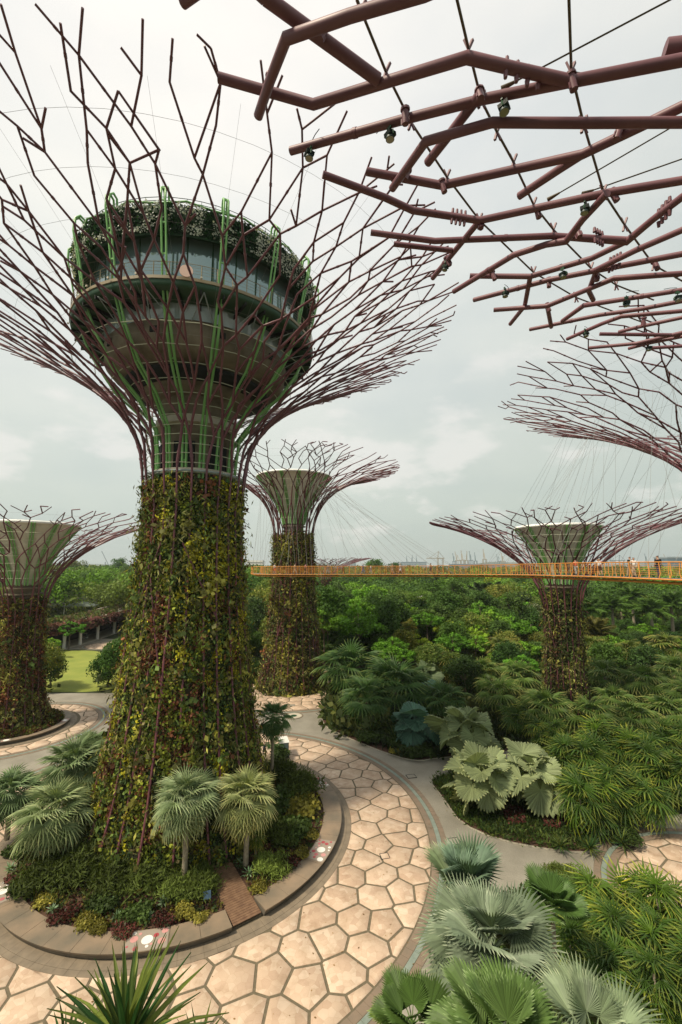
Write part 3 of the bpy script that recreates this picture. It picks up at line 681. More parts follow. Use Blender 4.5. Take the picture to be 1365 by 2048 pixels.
b = MB(); b.lathe([(5.45, 38.75), (6.9, 39.2), (6.9, 39.55), (5.45, 39.5)], 48); b.build('bowl_skirt', DARK, MT)
for k in range(10):
    a = 2 * PI * k / 10 + .2; b = MB(); R = Matrix.Rotation(a, 3, 'Z'); b.box(R @ Vector((8.62, 0, 41.75)), (.3, .75, .5), rot=R); b.build('bowl_opening', DARK, MT)
b = MB(); b.lathe([(8.4, 42.65), (8.5, 42.7), (8.55, 42.8)], 48); b.lathe([(8.9, 43.9), (11.35, 43.7), (11.5, 43.95), (11.5, 44.25), (9.2, 44.3), (0.1, 44.3)], 64); b.build('balcony_floor', DKGREEN, MT)
b = MB(); b.lathe([(11.3, 44.25), (11.58, 44.25), (11.58, 44.5), (11.3, 44.5)], 64); b.build('balcony_edge', BRASS, MT)
for k in range(40):
    a = 2 * PI * k / 40; b = MB() if k == 0 else b
    R = Matrix.Rotation(a, 3, 'Z')
    if k == 0: b.box((10.1, 0, 43.6), (2.6, .1, .32)); fin = b.mesh('floor_beam', DARK)
    ob('floor_beam', fin, MT, rot=(0, 0, a))
b = MB()
b.lathe([(8.6, 42.7), (8.95, 43.9)], 40); b.build('lower_glazing', GLASS2, MT)
pan = MB(); w = 2 * PI * 10.0 / 32 * .5 - .05
pan.add([(9.75, -w, 44.35), (9.75, w, 44.35), (10.05, w, 48.95), (10.05, -w, 48.95), (9.69, -w, 44.35), (9.69, w, 44.35), (9.99, w, 48.95), (9.99, -w, 48.95)], [[0, 1, 2, 3], [4, 7, 6, 5], [3, 2, 6, 7], [0, 4, 5, 1], [1, 5, 6, 2], [0, 3, 7, 4]]); pan = pan.mesh('window_pane', GLASS)
mul = MB(); mul.tube([(9.8, 0, 44.3), (10.12, 0, 48.98)], .06, 4); mul = mul.mesh('mullion', DKGREEN)
for k in range(32):
    ob('window_pane', pan, MT, rot=(0, 0, 2 * PI * (k + .5) / 32)); ob('mullion', mul, MT, rot=(0, 0, 2 * PI * k / 32))
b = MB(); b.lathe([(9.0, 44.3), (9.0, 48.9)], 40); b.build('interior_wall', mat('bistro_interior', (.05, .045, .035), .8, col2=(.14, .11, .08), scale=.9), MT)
# roof : soffit, planted fascia leaning outward, scalloped green rim
b = MB(); b.lathe([(9.7, 49.0), (10.5, 48.75), (11.05, 48.3), (11.1, 48.4)], 64); b.build('roof_soffit', DKGREEN, MT)
b = MB(); b.lathe([(11.1, 48.4), (11.6, 50.4), (11.0, 50.9), (0.05, 51.3)], 64); b.build('roof', mat('roof_planting_base', (.012, .03, .012), .9), MT)
g = np.random.default_rng(3); b = MB(); M = 16000; a = g.uniform(0, 2 * PI, M); z = g.uniform(48.35, 50.6, M); r = np.interp(z, [48.3, 50.4, 50.7], [11.1, 11.6, 11.4]) + g.uniform(.02, .22, M)
base = np.stack([r * np.cos(a), r * np.sin(a), z], 1); nn = np.stack([np.cos(a), np.sin(a), 0 * a], 1)
q = vnoise(base * 1.3, 4) * .6 + vnoise(base * 3.5, 5) * .4
flower = (q > .5) & (g.random(M) < .75) 
cg = np.array([(.012, .035, .012)]) * g.uniform(.5, 2.6, (M, 1))
leaf_quads(b, base[~flower], nn[~flower], cg[~flower], .22, g); tag(b.build('roof_planting', LEAF, MT), kind='stuff')
b = MB(); fb = base[flower]; leaf_quads(b, fb + nn[flower] * .14, nn[flower], np.tile(np.array([[.62, .64, .54]]), (len(fb), 1)) * g.uniform(.45, 1.1, (len(fb), 1)), .15, g, jit=.35, up=0, wid=.5)
tag(b.build('white_flowers', LEAF, MT), kind='stuff')
for k in range(16):
    a0 = 2 * PI * (k + .5) / 16; b = MB(); pts = []
    for t in np.linspace(0, 1, 7):
        a = a0 + t * 2 * PI / 16; rr_ = 11.75 - .5 * math.sin(PI * t); pts.append((rr_ * math.cos(a), rr_ * math.sin(a), 50.75 + .12 * math.sin(PI * t)))
    b.tube(pts, .09, 5); b.build('rim_tube', GREEN, MT)
b = MB()
for z_ in (51.3, 51.6):
    b.tube([(11.2 * math.cos(a), 11.2 * math.sin(a), z_ - .15) for a in np.linspace(0, 2 * PI, 64, endpoint=False)], .03, 3, closed=True)
for k in range(64):
    a = 2 * PI * k / 64; b.tube([(11.2 * math.cos(a), 11.2 * math.sin(a), 50.6), (11.2 * math.cos(a), 11.2 * math.sin(a), 51.45)], .025, 3)
b.build('roof_guardrail', DKGREEN, MT)
# balustrade
post = MB(); post.tube([(11.48, 0, 44.6), (11.5, 0, 45.65)], .04, 4); post = post.mesh('baluster', BRASS)
for k in range(60): ob('baluster', post, MT, rot=(0, 0, 2 * PI * k / 60))
for z_ in (44.9, 45.15, 45.4, 45.68):
    b = MB(); b.tube([(11.5 * math.cos(a), 11.5 * math.sin(a), z_) for a in np.linspace(0, 2 * PI, 80, endpoint=False)], .028 if z_ > 45.5 else .012, 4, closed=True); b.build('handrail', BRASS, MT)
b = MB(); a = -PI / 2 + .22; c_ = Vector((11.9 * math.cos(a), 11.9 * math.sin(a), 44.75)); d_ = Vector((math.cos(a), math.sin(a), 0)); b.tube([c_ - d_ * .05, c_ + d_ * .05], .5, 20); b.build('round_sign', mat('sign_pink', (.62, .42, .33), .5), MT)
for k in range(30):
    a = 2 * PI * k / 30; b = MB()
    if k == 0: b.tube([(11.7, 0, 44.5), (11.82, 0, 44.5)], .09, 8); lampm = b.mesh('edge_lamp', PALEC)
    ob('edge_lamp', lampm, MT, rot=(0, 0, a))
# green hooked ribs
rz = [(3.75, 30.5), (3.9, 33), (4.2, 36), (6.0, 38.6), (8.2, 40.6), (9.8, 43.0), (10.85, 45.4), (11.3, 47.7), (11.75, 50.0), (12.1, 51.6), (12.1, 52.6), (11.75, 53.0), (11.4, 52.8), (11.3, 52.1)]
rib = MB()
for s in (-.17, .17): rib.tube([(r, s, z) for r, z in rz], [.12] * 6 + [.085] * 8, 6)
for i in range(0, 12): 
    r, z = rz[i]; rib.box((r, 0, z), (.07, .3, .12))
rib = rib.mesh('green_rib', GREEN)
for k in range(16): ob('green_rib', rib, MT, rot=(0, 0, 2 * PI * (k + .15) / 16))
# hoops
for i, z_ in enumerate(np.linspace(31.8, 42.2, 13)):
    r = np.interp(z_, [31.8, 36, 38.5, 40.2, 41.4, 42.2], [4.55, 4.75, 5.5, 7.6, 9.6, 11.4]) - .1; 
    b = MB(); n = 20 if i > 0 else 24; b.tube([(r * math.cos(a), r * math.sin(a), z_) for a in np.linspace(0, 2 * PI, n, endpoint=False)], .035, 4, closed=True); b.build('hoop', HOOP, MT)
b = MB()
for k in range(24):
    a, a2 = 2 * PI * k / 24, 2 * PI * (k + 1) / 24
    for ra, rb in ((3.9, 4.6), (4.6, 3.9)): b.tube([(ra * math.cos(a), ra * math.sin(a), 31.9), (rb * math.cos(a2), rb * math.sin(a2), 31.95)], .06, 4)
for r in (3.9, 4.6): b.tube([(r * math.cos(a), r * math.sin(a), 31.9) for a in np.linspace(0, 2 * PI, 32, endpoint=False)], .09, 4, closed=True)
b.build('truss_ring', STEELG, MT)
for k in range(16):
    a = 2 * PI * (k + .6) / 16; b = MB(); 
    b.tube([(8.7 * math.cos(a), 8.7 * math.sin(a), 42.6), (11.3 * math.cos(a + .1), 11.3 * math.sin(a + .1), 43.6)], .05, 4); b.tube([(8.7 * math.cos(a + .2), 8.7 * math.sin(a + .2), 42.6), (11.3 * math.cos(a + .1), 11.3 * math.sin(a + .1), 43.6)], .05, 4)
    b.build('floor_strut', STEELG, MT)
POD = ('concrete_bowl', 'bowl_skirt', 'bowl_opening', 'balcony_floor', 'balcony_edge', 'floor_beam', 'lower_glazing', 'window_pane', 'mullion', 'interior_wall', 'roof', 'roof_soffit', 'roof_planting', 'white_flowers', 'rim_tube', 'roof_guardrail', 'baluster', 'handrail', 'round_sign', 'edge_lamp', 'floor_strut')
for o in MT.children:
    if o.name.split('.')[0] in POD: o.location.z += 1.2
# service door box at the trunk foot
kb = P(432, 1700, .6); kd = Vector((math.cos(ga), math.sin(ga), 0)); R = Matrix.Rotation(ga, 3, 'Z')
kc = Vector((SEATC[0], SEATC[1], 0)) + kd * 6.9
ke = empty('service_door', (kc.x, kc.y, .55), 'dark green service entrance box at the trunk foot where the boardwalk ends', 'door', rz=ga)
b = MB(); b.box((-.6, 0, 1.35), (1.6, 2.3, 2.7)); b.build('entrance_box', DKGREEN, ke)
b = MB(); b.box((.22, -.15, 1.1), (.05, 1.3, 2.1)); dd = b.build('door_panel', mat('door_green', (.02, .045, .03), .4), ke); b = MB(); b.box((.27, .35, 1.05), (.05, .05, .22)); b.build('handle', STEELG, dd)
b = MB(); b.box((.24, .86, 1.75), (.04, .3, .42)); sg = b.build('notice', WHITE, ke); b = MB(); b.box((.265, .86, 1.85), (.02, .2, .1)); b.build('notice_band', mat('notice_red', (.5, .05, .03), .5), sg)

# ------------------------------------------------------------------ crown over the camera (supertree whose trunk is out of frame)
NC = Vector((14.68, -5.76)); NR = 19.53
nt_ = empty('supertree', (NC.x, NC.y, 0), 'nearby supertree crown of thick dusty purple pipes spreading overhead in the upper right', 'supertree')
def cone(px, py, lift=0.0):
    d = ray(px, py); z = 30.0
    for _ in range(40):
        t = (z - EYE) / d.z; x, y = d.x * t, d.y * t; r = math.hypot(x - NC.x, y - NC.y)
        z = z * .5 + .5 * (30.0 - .20 * (NR - r) + lift)
    return Vector((x, y, z)) - Vector((NC.x, NC.y, 0))
pipes = [
 ([(437, 155), (627, 209), (780, 162), (935, 115), (1040, 140), (1143, 163), (1365, 120), (1700, 50)], .105, 0), ([(530, -6), (757, 160)], .12, 0), ([(380, -150), (530, -6)], .12, 0), ([(366, 5), (470, -70)], .10, .05),
 ([(517, 232), (541, 160), (573, 77), (700, 32), (850, -12), (1100, -120)], .105, -.22), ([(582, 302), (800, 241), (965, 199), (1143, 163)], .10, 0),
 ([(646, 349), (770, 395), (826, 421), (960, 441), (1075, 416), (1215, 386), (1365, 361), (1700, 300)], .098, 0), ([(960, 441), (936, 470), (866, 556)], .09, 0),
 ([(856, 325), (905, 262), (960, 190)], .105, 0), ([(734, 343), (885, 371), (1025, 340), (1165, 309), (1365, 213), (1600, 110)], .102, 0), ([(1165, 309), (1120, 338), (1039, 392)], .098, 0),
 ([(785, 377), (815, 335), (852, 283), (985, 245), (1170, 246), (1365, 245), (1700, 250)], .098, -.2), ([(742, 465), (870, 482), (1105, 472), (1255, 482), (1305, 440), (1365, 394), (1600, 250)], .092, 0),
 ([(788, 488), (905, 501)], .085, 0), ([(908, 583), (1028, 510), (1093, 489), (1133, 482), (1165, 440), (1215, 386)], .09, -.12), ([(940, 552), (1061, 553), (1183, 517), (1255, 482)], .088, 0),
 ([(1061, 553), (1050, 612), (1021, 648)], .085, 0), ([(948, 600), (1098, 560), (1188, 542), (1365, 508), (1600, 470)], .088, 0), ([(988, 620), (1095, 612), (1173, 580), (1228, 557), (1365, 547), (1600, 530)], .085, -.1),
 ([(1095, 612), (1103, 654)], .085, 0), ([(1125, 642), (1168, 611), (1365, 580), (1600, 540)], .085, 0), ([(1193, 542), (1178, 582), (1187, 600)], .085, 0), ([(1060, 659), (1200, 630), (1283, 618), (1365, 602), (1600, 560)], .08, 0),
 ([(1135, 678), (1203, 648), (1243, 633), (1365, 622), (1500, 605)], .078, -.05), ([(1200, 668), (1348, 670), (1480, 668)], .078, 0), ([(1178, 696), (1273, 687), (1365, 665), (1480, 640)], .078, 0), ([(1303, 696), (1400, 690)], .078, 0),
 ([(1238, 664), (1273, 655), (1365, 635), (1500, 610)], .075, -.05), ([(1258, 697), (1300, 686), (1365, 673), (1450, 655)], .075, -.05), ([(1188, 542), (1273, 500), (1365, 460), (1600, 350)], .088, 0),
 ([(1330, 100), (1365, 96), (1500, 70)], .17, .3)]
for pts, r, lf in pipes:
    r *= .62
    b = MB(); q = [cone(x, y, lf) for x, y in pts]; b.tube(q, r, 12, cap=True)
    me = b.mesh('branch', PIPEN); smooth_auto(me, 50); br = ob('branch', me, nt_)
    # coupling sleeves with fins near the ends of members
    for i in range(len(q) - 1):
        d = (q[i + 1] - q[i]); 
        if d.length > 1.6:
            m = q[i].lerp(q[i + 1], .62); u = d.normalized(); c_ = MB(); c_.tube([m - u * .03, m + u * .03], r * 1.13, 12)
            ob('coupling', c_.mesh('coupling', PIPEN), br)
bolts = [((1013, 135), (1077, 160)), ((905, 432), (930, 437)), ((1318, 436), (1340, 412)), ((1190, 470), (1205, 478)), ((1220, 530), (1240, 520))]
for (x0, y0), (x1, y1) in bolts:
    A, B_ = cone(x0, y0), cone(x1, y1); d = (B_ - A); n = max(3, int(d.length / .22)); u = d.normalized(); w = u.cross(Vector((0, 0, 1))).normalized(); v = w.cross(u); b = MB()
    for i in range(n + 1):
        p = A + d * i / n
        for s, h in ((1, .15), (-1, .15)): b.tube([p + v * s * .06, p + v * s * h], [.032, .022], 6)
    b.build('climbing_pegs', PIPEN, nt_)
b = MB()
stubs = [(648, 55), (540, 158), (1143, 157), (960, 186), (811, 226), (885, 368), (960, 446), (1075, 420), (1240, 258), (986, 548), (1098, 562), (1095, 612), (1155, 462), (1193, 549), (895, 519), (815, 345), (1288, 640), (1226, 387), (1311, 527)]
ck = MB(); ck.tube([(0, 0, -.24), (0, 0, .06)], .075, 10); ck.tube([(0, 0, .05), (0, 0, .1)], .105, 10); ck.box((0, 0, -.16), (.2, .03, .12)); ck = ck.mesh('cable_clamp', PIPEN)
for x, y in stubs: ob('cable_clamp', ck, nt_, scale=.62, loc=cone(x, y), rot=(rnd.uniform(-.3, .3), rnd.uniform(-.3, .3), rnd.uniform(0, 3)))
cabs = [[(700, -40), (723, 22), (773, 145), (823, 245), (895, 355), (960, 441), (1068, 545), (1153, 595), (1300, 650)], [(905, -40), (938, 100), (963, 200), (995, 265), (1028, 325), (1068, 410), (1108, 460), (1183, 537), (1233, 570), (1308, 600)], [(1136, -60), (1143, 145), (1168, 250), (1208, 386), (1250, 450), (1308, 530), (1365, 562)]]
for pl in cabs:
    q = [cone(x, y, .12) for x, y in pl]; b = MB(); b.tube(q, .017, 5); b.build('net_cable', DCABLE, nt_)
    for p in q[1:-1]:
        b = MB(); b.tube([p - Vector((.04, 0, .12)), p + Vector((0, 0, .02)), p + Vector((.05, 0, .14))], .022, 4); b.tube([p - Vector((-.04, 0, .12)), p + Vector((-.05, 0, .14))], .018, 4); b.build('cable_fork', PIPEN, nt_)
for a, b_ in (((1003, 178), (1450, -58)), ((1095, 400), (1420, 210)), ((1165, 388), (1430, 295)), ((1150, 150), (1290, 128))):
    q0 = cone(*a, .14); q1 = cone(*b_, .9); b = MB(); b.tube([q0, q1], .013, 4); b.tube([q0, q0.lerp(q1, .09)], [.035, .015], 6); b.build('stay_cable', DCABLE, nt_)
def floodlight(px, py, s=1.0):
    p = cone(px, py) + Vector((NC.x, NC.y, 0)); e = empty('floodlight', p, None, 'floodlight', 'floodlights clamped to the overhead pipes')
    b = MB(); b.tube([(0, 0, -.02), (0, 0, -.34)], .022, 5); b.box((0, 0, -.12), (.16, .05, .1)); b.tube([(-.13, 0, -.42), (-.13, 0, -.3), (.13, 0, -.3), (.13, 0, -.42)], .018, 4); b.build('bracket', DKGREEN, e)
    b = MB(); b.tube([(0, 0, -.30), (0, .02, -.5)], [.085, .125], 12); b.tube([(0, 0, -.26), (0, 0, -.31)], [.05, .08], 8)
    for k in range(5): b.box((0, 0, -.30 - .025 * k), (.25, .25, .006))
    b.build('housing', mat('lamp_housing', (.03, .05, .045), .5), e); b = MB(); b.tube([(0, .02, -.5), (0, .021, -.512)], .112, 12); b.build('lens', mat('lamp_lens', (.30, .28, .18), .15, spec=.8), e)
    b = MB(); b.tube([(.0, 0, .1), (.25, 0, .13), (.5, .02, .1)], .013, 4); b.build('power_cord', DARK, e)
    e.scale = (s,) * 3; e.rotation_euler = (rnd.uniform(-.15, .15), 0, rnd.uniform(0, 6)); return e
for (x, y), l in zip([(1003, 193), (778, 246), (622, 290), (1170, 397), (1125, 532), (1010, 573), (1253, 590), (1355, 580), (1170, 656), (1297, 684)],
    ['floodlight hanging from the long pipe just right of its side stub, highest of the floodlights', 'floodlight on the long pipe between its tip and the side stub', 'floodlight nearest the free tip of the second overhead pipe', 'floodlight under the pipe that runs to the right edge between two forks', 'floodlight on the pipe with the horizontal free end below the long straight one', 'floodlight near the tip of a thin pipe above the grey sky gap', 'floodlight below the crossing of pipes above the far crown', 'floodlight by the right edge under the lowest bundle of thick pipes', 'lowest floodlight on the left tip of the short pipe above the high crown', 'small floodlight among the lowest overhead pipes above the high crown']):
    f = floodlight(x, y, .5); f['label'] = l
for x, y, l in ((892, 520, 'small lamp hanging under the forked pipe stub in the middle of the sky'),): floodlight(x, y, .45)['label'] = l

# ------------------------------------------------------------------ orange walkway
WP = [(-16, 84), (-15.2, 79), (-12.6, 75), (-5, 73.4), (5, 72.6), (14.3, 69.5), (20.6, 62.5), (23.6, 53.5), (24.6, 45), (25.1, 38), (25.9, 31), (26.5, 22)]
def spline(pts, n=20):
    out = []
    for i in range(len(pts) - 1):
        p0, p1, p2, p3 = [np.array(pts[min(max(i + k, 0), len(pts) - 1)], float) for k in (-1, 0, 1, 2)]
        for t in np.arange(n) / n: out.append(.5 * (2 * p1 + (p2 - p0) * t + (2 * p0 - 5 * p1 + 4 * p2 - p3) * t * t + (3 * p1 - p0 - 3 * p2 + p3) * t ** 3))
    out.append(np.array(pts[-1], float)); return np.array(out)
wc = spline(WP); wl = np.concatenate([[0], np.cumsum(np.linalg.norm(np.diff(wc, axis=0), axis=1))])
def wat(s):
    x = np.interp(s, wl, wc[:, 0]); y = np.interp(s, wl, wc[:, 1]); x2 = np.interp(s + .1, wl, wc[:, 0]); y2 = np.interp(s + .1, wl, wc[:, 1])
    x0 = np.interp(s - .1, wl, wc[:, 0]); y0 = np.interp(s - .1, wl, wc[:, 1])
    d = Vector((x2 - x0, y2 - y0, 0)).normalized(); 
    zt = np.interp(y, [22, 31, 38, 45, 55, 62, 70, 75, 84], [23.7, 23.72, 23.74, 23.70, 23.6, 23.5, 23.35, 23.25, 23.2])
    return Vector((x, y, zt)), d
wk = empty('walkway', (0, 0, 0), 'long curving orange steel aerial walkway with open railings above the garden', 'walkway')
WL = wl[-1] - .2; ss = np.arange(0, WL, .8)
def side(off, dz): 
    out = []
    for s in ss:
        p, d = wat(s); n = Vector((d.y, -d.x, 0)); out.append(p + n * off + Vector((0, 0, dz)))
    return out
hw = .8
for o_ in (-hw, hw):
    b = MB(); b.tube(side(o_ * 1.12, 0), .045, 6); b.build('handrail', ORANGE, wk)
    b = MB(); b.tube(side(o_ * 1.05, -1.33), .07, 6); b.build('edge_beam', ORANGE, wk)
    for dz in (-.2, -.36, -.52, -.68, -.84, -1.0):
        b = MB(); b.tube(side(o_ * 1.05, dz), .009, 3); b.build('infill_wire', ORANGE, wk)
b = MB(); b.tube(side(0, -1.62), .10, 8); b.build('spine_beam', ORANGE, wk)
b = MB(); A, B_ = side(-hw, -1.26), side(hw, -1.26); V = []
for p, q in zip(A, B_): V += [p, q, p - Vector((0, 0, .07)), q - Vector((0, 0, .07))]
n = len(A); F = []
for i in range(n - 1): k = 4 * i; F += [[k, k + 1, k + 5, k + 4], [k + 2, k + 6, k + 7, k + 3], [k, k + 4, k + 6, k + 2], [k + 1, k + 3, k + 7, k + 5]]
b.add(np.array([tuple(v) for v in V]), np.array(F)); b.build('deck', mat('walkway_deck', (.12, .13, .15), .7), wk)
pm_ = MB()
for sgn in (1,):
    pm_.tube([(0, 0, -1.36), (.03, .12, -1.2), (.0, .04, -.9), (0, .1, 0)], .035, 4)
postm = pm_.mesh('post', ORANGE)
cm = MB(); cm.tube([(0, -hw, -1.36), (0, 0, -1.62), (0, hw, -1.36)], .04, 4); crossm = cm.mesh('cross_beam', ORANGE)
for s in np.arange(.2, WL, 1.0):
    p, d = wat(s); a = math.atan2(d.y, d.x); n = Vector((d.y, -d.x, 0))
    for sg in (1, -1):
        o = ob('post', postm, wk, loc=p + n * hw * sg, rot=(0, 0, a if sg < 0 else a + PI))
    if int(s) % 2 == 0: ob('cross_beam', crossm, wk, loc=p, rot=(0, 0, a))
sg_ = []
for s0, cx, cy, cz, R in ((None, 44, 46, 42.5, 17), (None, -9.6, 88, 40.8, 9)):
    r = random.Random(int(cx) + 99); n = 46 if cx > 0 else 44
    for k in range(n):
        if cx > 0: s = WL * .52 + (WL * .46) * k / n
        else: s = 1 + WL * .5 * k / n
        p, d = wat(s); nn = Vector((d.y, -d.x, 0)) * (hw if k % 2 else -hw); p = p + nn - Vector((0, 0, 1.3))
        a = math.atan2(p.y - cy, p.x - cx) + r.uniform(-.5, .5); q = Vector((cx + R * r.uniform(.6, 1) * math.cos(a), cy + R * math.sin(a), cz - r.uniform(0, 2)))
        b = MB(); b.tube([p, q], .012 if cx > 0 else .016, 3); b.build('suspension_cable', CABLE, wk)

# ------------------------------------------------------------------ people
SKINM = mat('skin', (.45, .27, .19), .6)
def skin_obj(name, verts, edges, radii, m, parent, root=0, lv=2):
    me = bpy.data.meshes.new(name); bm = bmesh.new(); ly = bm.verts.layers.skin.verify()
    vs_ = [bm.verts.new(v) for v in verts]
    for i, (v, r_) in enumerate(zip(vs_, radii)):
        v[ly].radius = r_ if hasattr(r_, '__len__') else (r_, r_); v[ly].use_root = (i == root)
    for a, b_ in edges: bm.edges.new((vs_[a], vs_[b_]))
    bm.to_mesh(me); bm.free(); me.materials.append(m); o = ob(name, me, parent)
    sk = o.modifiers.new('skin', 'SKIN'); sk.use_smooth_shade = True; sb = o.modifiers.new('sub', 'SUBSURF'); sb.levels = lv; sb.render_levels = lv
    return o
def person(loc, rz, label, top, bottom, hair, shorts=False, skirt=False, h=1.72, stride=.25, phase=0, arm=0, pack=None, hat=None, longhair=False, lean=0.0):
    e = empty('person', loc, label, 'person', 'people on the orange walkway', rz=rz); k = h / 1.72; e.scale = (k,) * 3
    sw = stride * (1 if phase else -1); ly = .10
    # x = forward
    J = [(0, 0, .95), (0.0, 0, 1.15), (.0, 0, 1.38), (.01, 0, 1.47), (.03, 0, 1.55), (.035, 0, 1.66),
         (0, ly, .90), (sw * .55 + .03, ly, .50), (sw, ly, .09), (sw + .14, ly + .02, .035),
         (0, -ly, .90), (-sw * .45 + .05, -ly, .50), (-sw, -ly, .10), (-sw + .13, -ly - .02, .04),
         (0, .19, 1.40), (-sw * .35, .235, 1.13), (-sw * .5 + .08, .22, .88), (-sw * .5 + .10, .215, .80),
         (0, -.19, 1.40), (sw * .35, -.235, 1.13), (sw * .5 + .08, -.22, .88), (sw * .5 + .10, -.215, .80)]
    if arm:                                   # one forearm raised, elbow bent
        J[19] = (.08, -.22, 1.14); J[20] = (.28, -.14, 1.28); J[21] = (.33, -.11, 1.36)
    J = [(x + lean * max(0, z - .9), y, z) for x, y, z in J]
    E = [(0, 1), (1, 2), (2, 3), (3, 4), (4, 5), (0, 6), (6, 7), (7, 8), (8, 9), (0, 10), (10, 11), (11, 12), (12, 13), (2, 14), (14, 15), (15, 16), (16, 17), (2, 18), (18, 19), (19, 20), (20, 21)]
    R_ = [(.10, .08), (.095, .07), (.105, .07), .05, .085, .095, .085, .058, .038, .035, .085, .058, .038, .035, .052, .038, .03, .032, .052, .038, .03, .032]
    skin_obj('body', J, E, R_, SKINM, e)
    tj = [0, 1, 2, 14, 15, 18, 19]; mp_ = {v: i for i, v in enumerate(tj)}
    Rt = [(.165, .14), (.16, .13), (.175, .125), .085, .066, .085, .066]
    skin_obj('shirt', [J[i] for i in tj], [(mp_[a], mp_[b_]) for a, b_ in E if a in mp_ and b_ in mp_], Rt, mat('cloth_' + top[0], top[1], .85), e)
    bj = [0, 6, 7, 10, 11] + ([] if shorts or skirt else [8, 12]); mp_ = {v: i for i, v in enumerate(bj)}
    Rb = [(.15, .13), .105, .085 if not skirt else .14, .105, .085 if not skirt else .14] + ([] if shorts or skirt else [.06, .06])
    skin_obj('skirt' if skirt else ('shorts' if shorts else 'trousers'), [J[i] for i in bj], [(mp_[a], mp_[b_]) for a, b_ in E if a in mp_ and b_ in mp_], Rb, mat('cloth_' + bottom[0], bottom[1], .85), e)
    hx, hy, hz = J[5]
    hv = [(hx - .02, 0, hz + .035), (hx - .045, 0, hz - .05)] + ([(hx - .07, 0, hz - .22)] if longhair else [])
    skin_obj('hair', hv, [(i, i + 1) for i in range(len(hv) - 1)], [.105, .095, .07][:len(hv)], mat('hair_' + hair[0], hair[1], .8), e, lv=1)
    for s_ in (.035, -.035):
        b = MB(); b.tube([(hx + .085, s_, hz - .0), (hx + .1, s_, hz)], .013, 6); b.build('eye', DARK, e)
    b = MB(); b.tube([(hx + .09, 0, hz - .01), (hx + .115, 0, hz - .045)], [.012, .018], 5); b.build('nose', SKINM, e)
    for (x, y, z) in (J[8], J[12]):
        b = MB(); b.tube([(x - .05, y, z - .04), (x + .05, y, z - .03), (x + .17, y, z - .055)], [.045, .05, .035], 8); b.build('shoe', mat('shoe_dark', (.06, .05, .045), .7), e)
    if pack: b = MB(); b.box((-.2, 0, 1.22), (.17, .28, .40)); b.box((-.3, 0, 1.15), (.06, .2, .2)); b.build('backpack', mat('cloth_' + pack[0], pack[1], .8), e)
    if hat: b = MB(); b.lathe([(.15, 0), (.1, .015), (.095, .09), (.01, .11)], 14, c=(hx, 0, hz + .03)); b.build('hat', mat('cloth_' + hat[0], hat[1], .8), e)
    return e
BLK = ('black', (.012, .012, .015)); WHT = ('white', (.75, .73, .70)); BEI = ('beige', (.38, .29, .20)); PNK = ('pink', (.62, .27, .27)); ORG = ('red_orange', (.62, .12, .06)); BLU = ('blue', (.10, .18, .30)); GRY = ('grey', (.3, .3, .3)); GRN = ('green', (.05, .12, .06)); NAV = ('navy', (.02, .03, .06)); TAN = ('tan', (.5, .38, .26))
DH = ('dark', (.015, .011, .008)); BH = ('brown', (.08, .045, .025)); GH = ('grey', (.4, .38, .35))
def s_at_px(px, near=True):
    best = None
    for s in np.arange(WL, 2, -.1):
        p, d = wat(s); q = proj(p)
        if q and abs(q[0] - px) < 6 and (best is None or abs(q[0] - px) < best[0]): best = (abs(q[0] - px), s)
    return best[1] if best else WL * .3
PEOPLE = [
 (1310, -.3, 'person in black shirt and dark trousers, nearest to the right end of the walkway', BLK, NAV, DH, dict(h=1.80, stride=.16)),
 (1273, .25, 'person in white shirt wearing a green backpack on the walkway', WHT, BEI, BH, dict(h=1.68, stride=.28, pack=GRN)),
 (1255, -.25, 'stout person in black shirt and beige trousers walking beside the backpack wearer', BLK, BEI, BH, dict(h=1.76, stride=.26, phase=1)),
 (1203, .3, 'person in white sleeveless top and black shorts beside the person in pink', WHT, BLK, BH, dict(shorts=True, h=1.64, longhair=True, stride=.3)),
 (1193, -.3, 'person in pink shirt and dark shorts on the walkway', PNK, BLK, GH, dict(shorts=True, h=1.7, phase=1)),
 (1151, 0, 'person in red orange shirt walking past the right supertree crown', ORG, GRY, DH, dict(h=1.66, arm=1)),
 (862, .2, 'lone person in tan top and dark clothes halfway along the walkway', TAN, NAV, DH, dict(longhair=True, skirt=True)),
 (802, .2, 'person in white shirt and white hat walking on the walkway beside a person in beige', WHT, WHT, DH, dict(hat=WHT, shorts=True, stride=.34)),
 (785, -.2, 'person in beige dress leaning on the railing beside the white hatted walker', BEI, BEI, BH, dict(skirt=True, arm=1)),
 (742, .1, 'person in pale shirt low behind the railing between the blue and beige figures', WHT, GRY, DH, dict(h=1.5)),
 (727, 0, 'slim person in blue clothes on the walkway', BLU, BLU, GH, dict(h=1.76)),
 (687, -.1, 'person all in dark clothes on the walkway just right of the middle supertree', NAV, BLK, DH, dict(h=1.7)),
 (656, .1, 'person in grey on the walkway by the right flank of the middle supertree', GRY, GRY, BH, dict(h=1.62)),
 (612, .2, 'person with pale pink top and dark shorts standing before the middle supertree trunk', PNK, BLK, DH, dict(shorts=True, longhair=True)),
 (590, -.2, 'person in tan clothes striding before the middle supertree trunk', TAN, BEI, BH, dict(stride=.36)),
 (550, .1, 'person in white shirt near the far left end of the walkway', WHT, ORG, DH, dict(shorts=True))]
for i, (px, off, lab, tp, bt, hr, kw) in enumerate(PEOPLE):
    s = s_at_px(px); p, d = wat(s); n = Vector((d.y, -d.x, 0)); a = math.atan2(d.y, d.x)
    person(p + n * off + Vector((0, 0, -1.26)), a + (PI if i in (0, 2, 4, 5, 7, 11) else 0) * (-1), lab, tp, bt, hr, **kw)

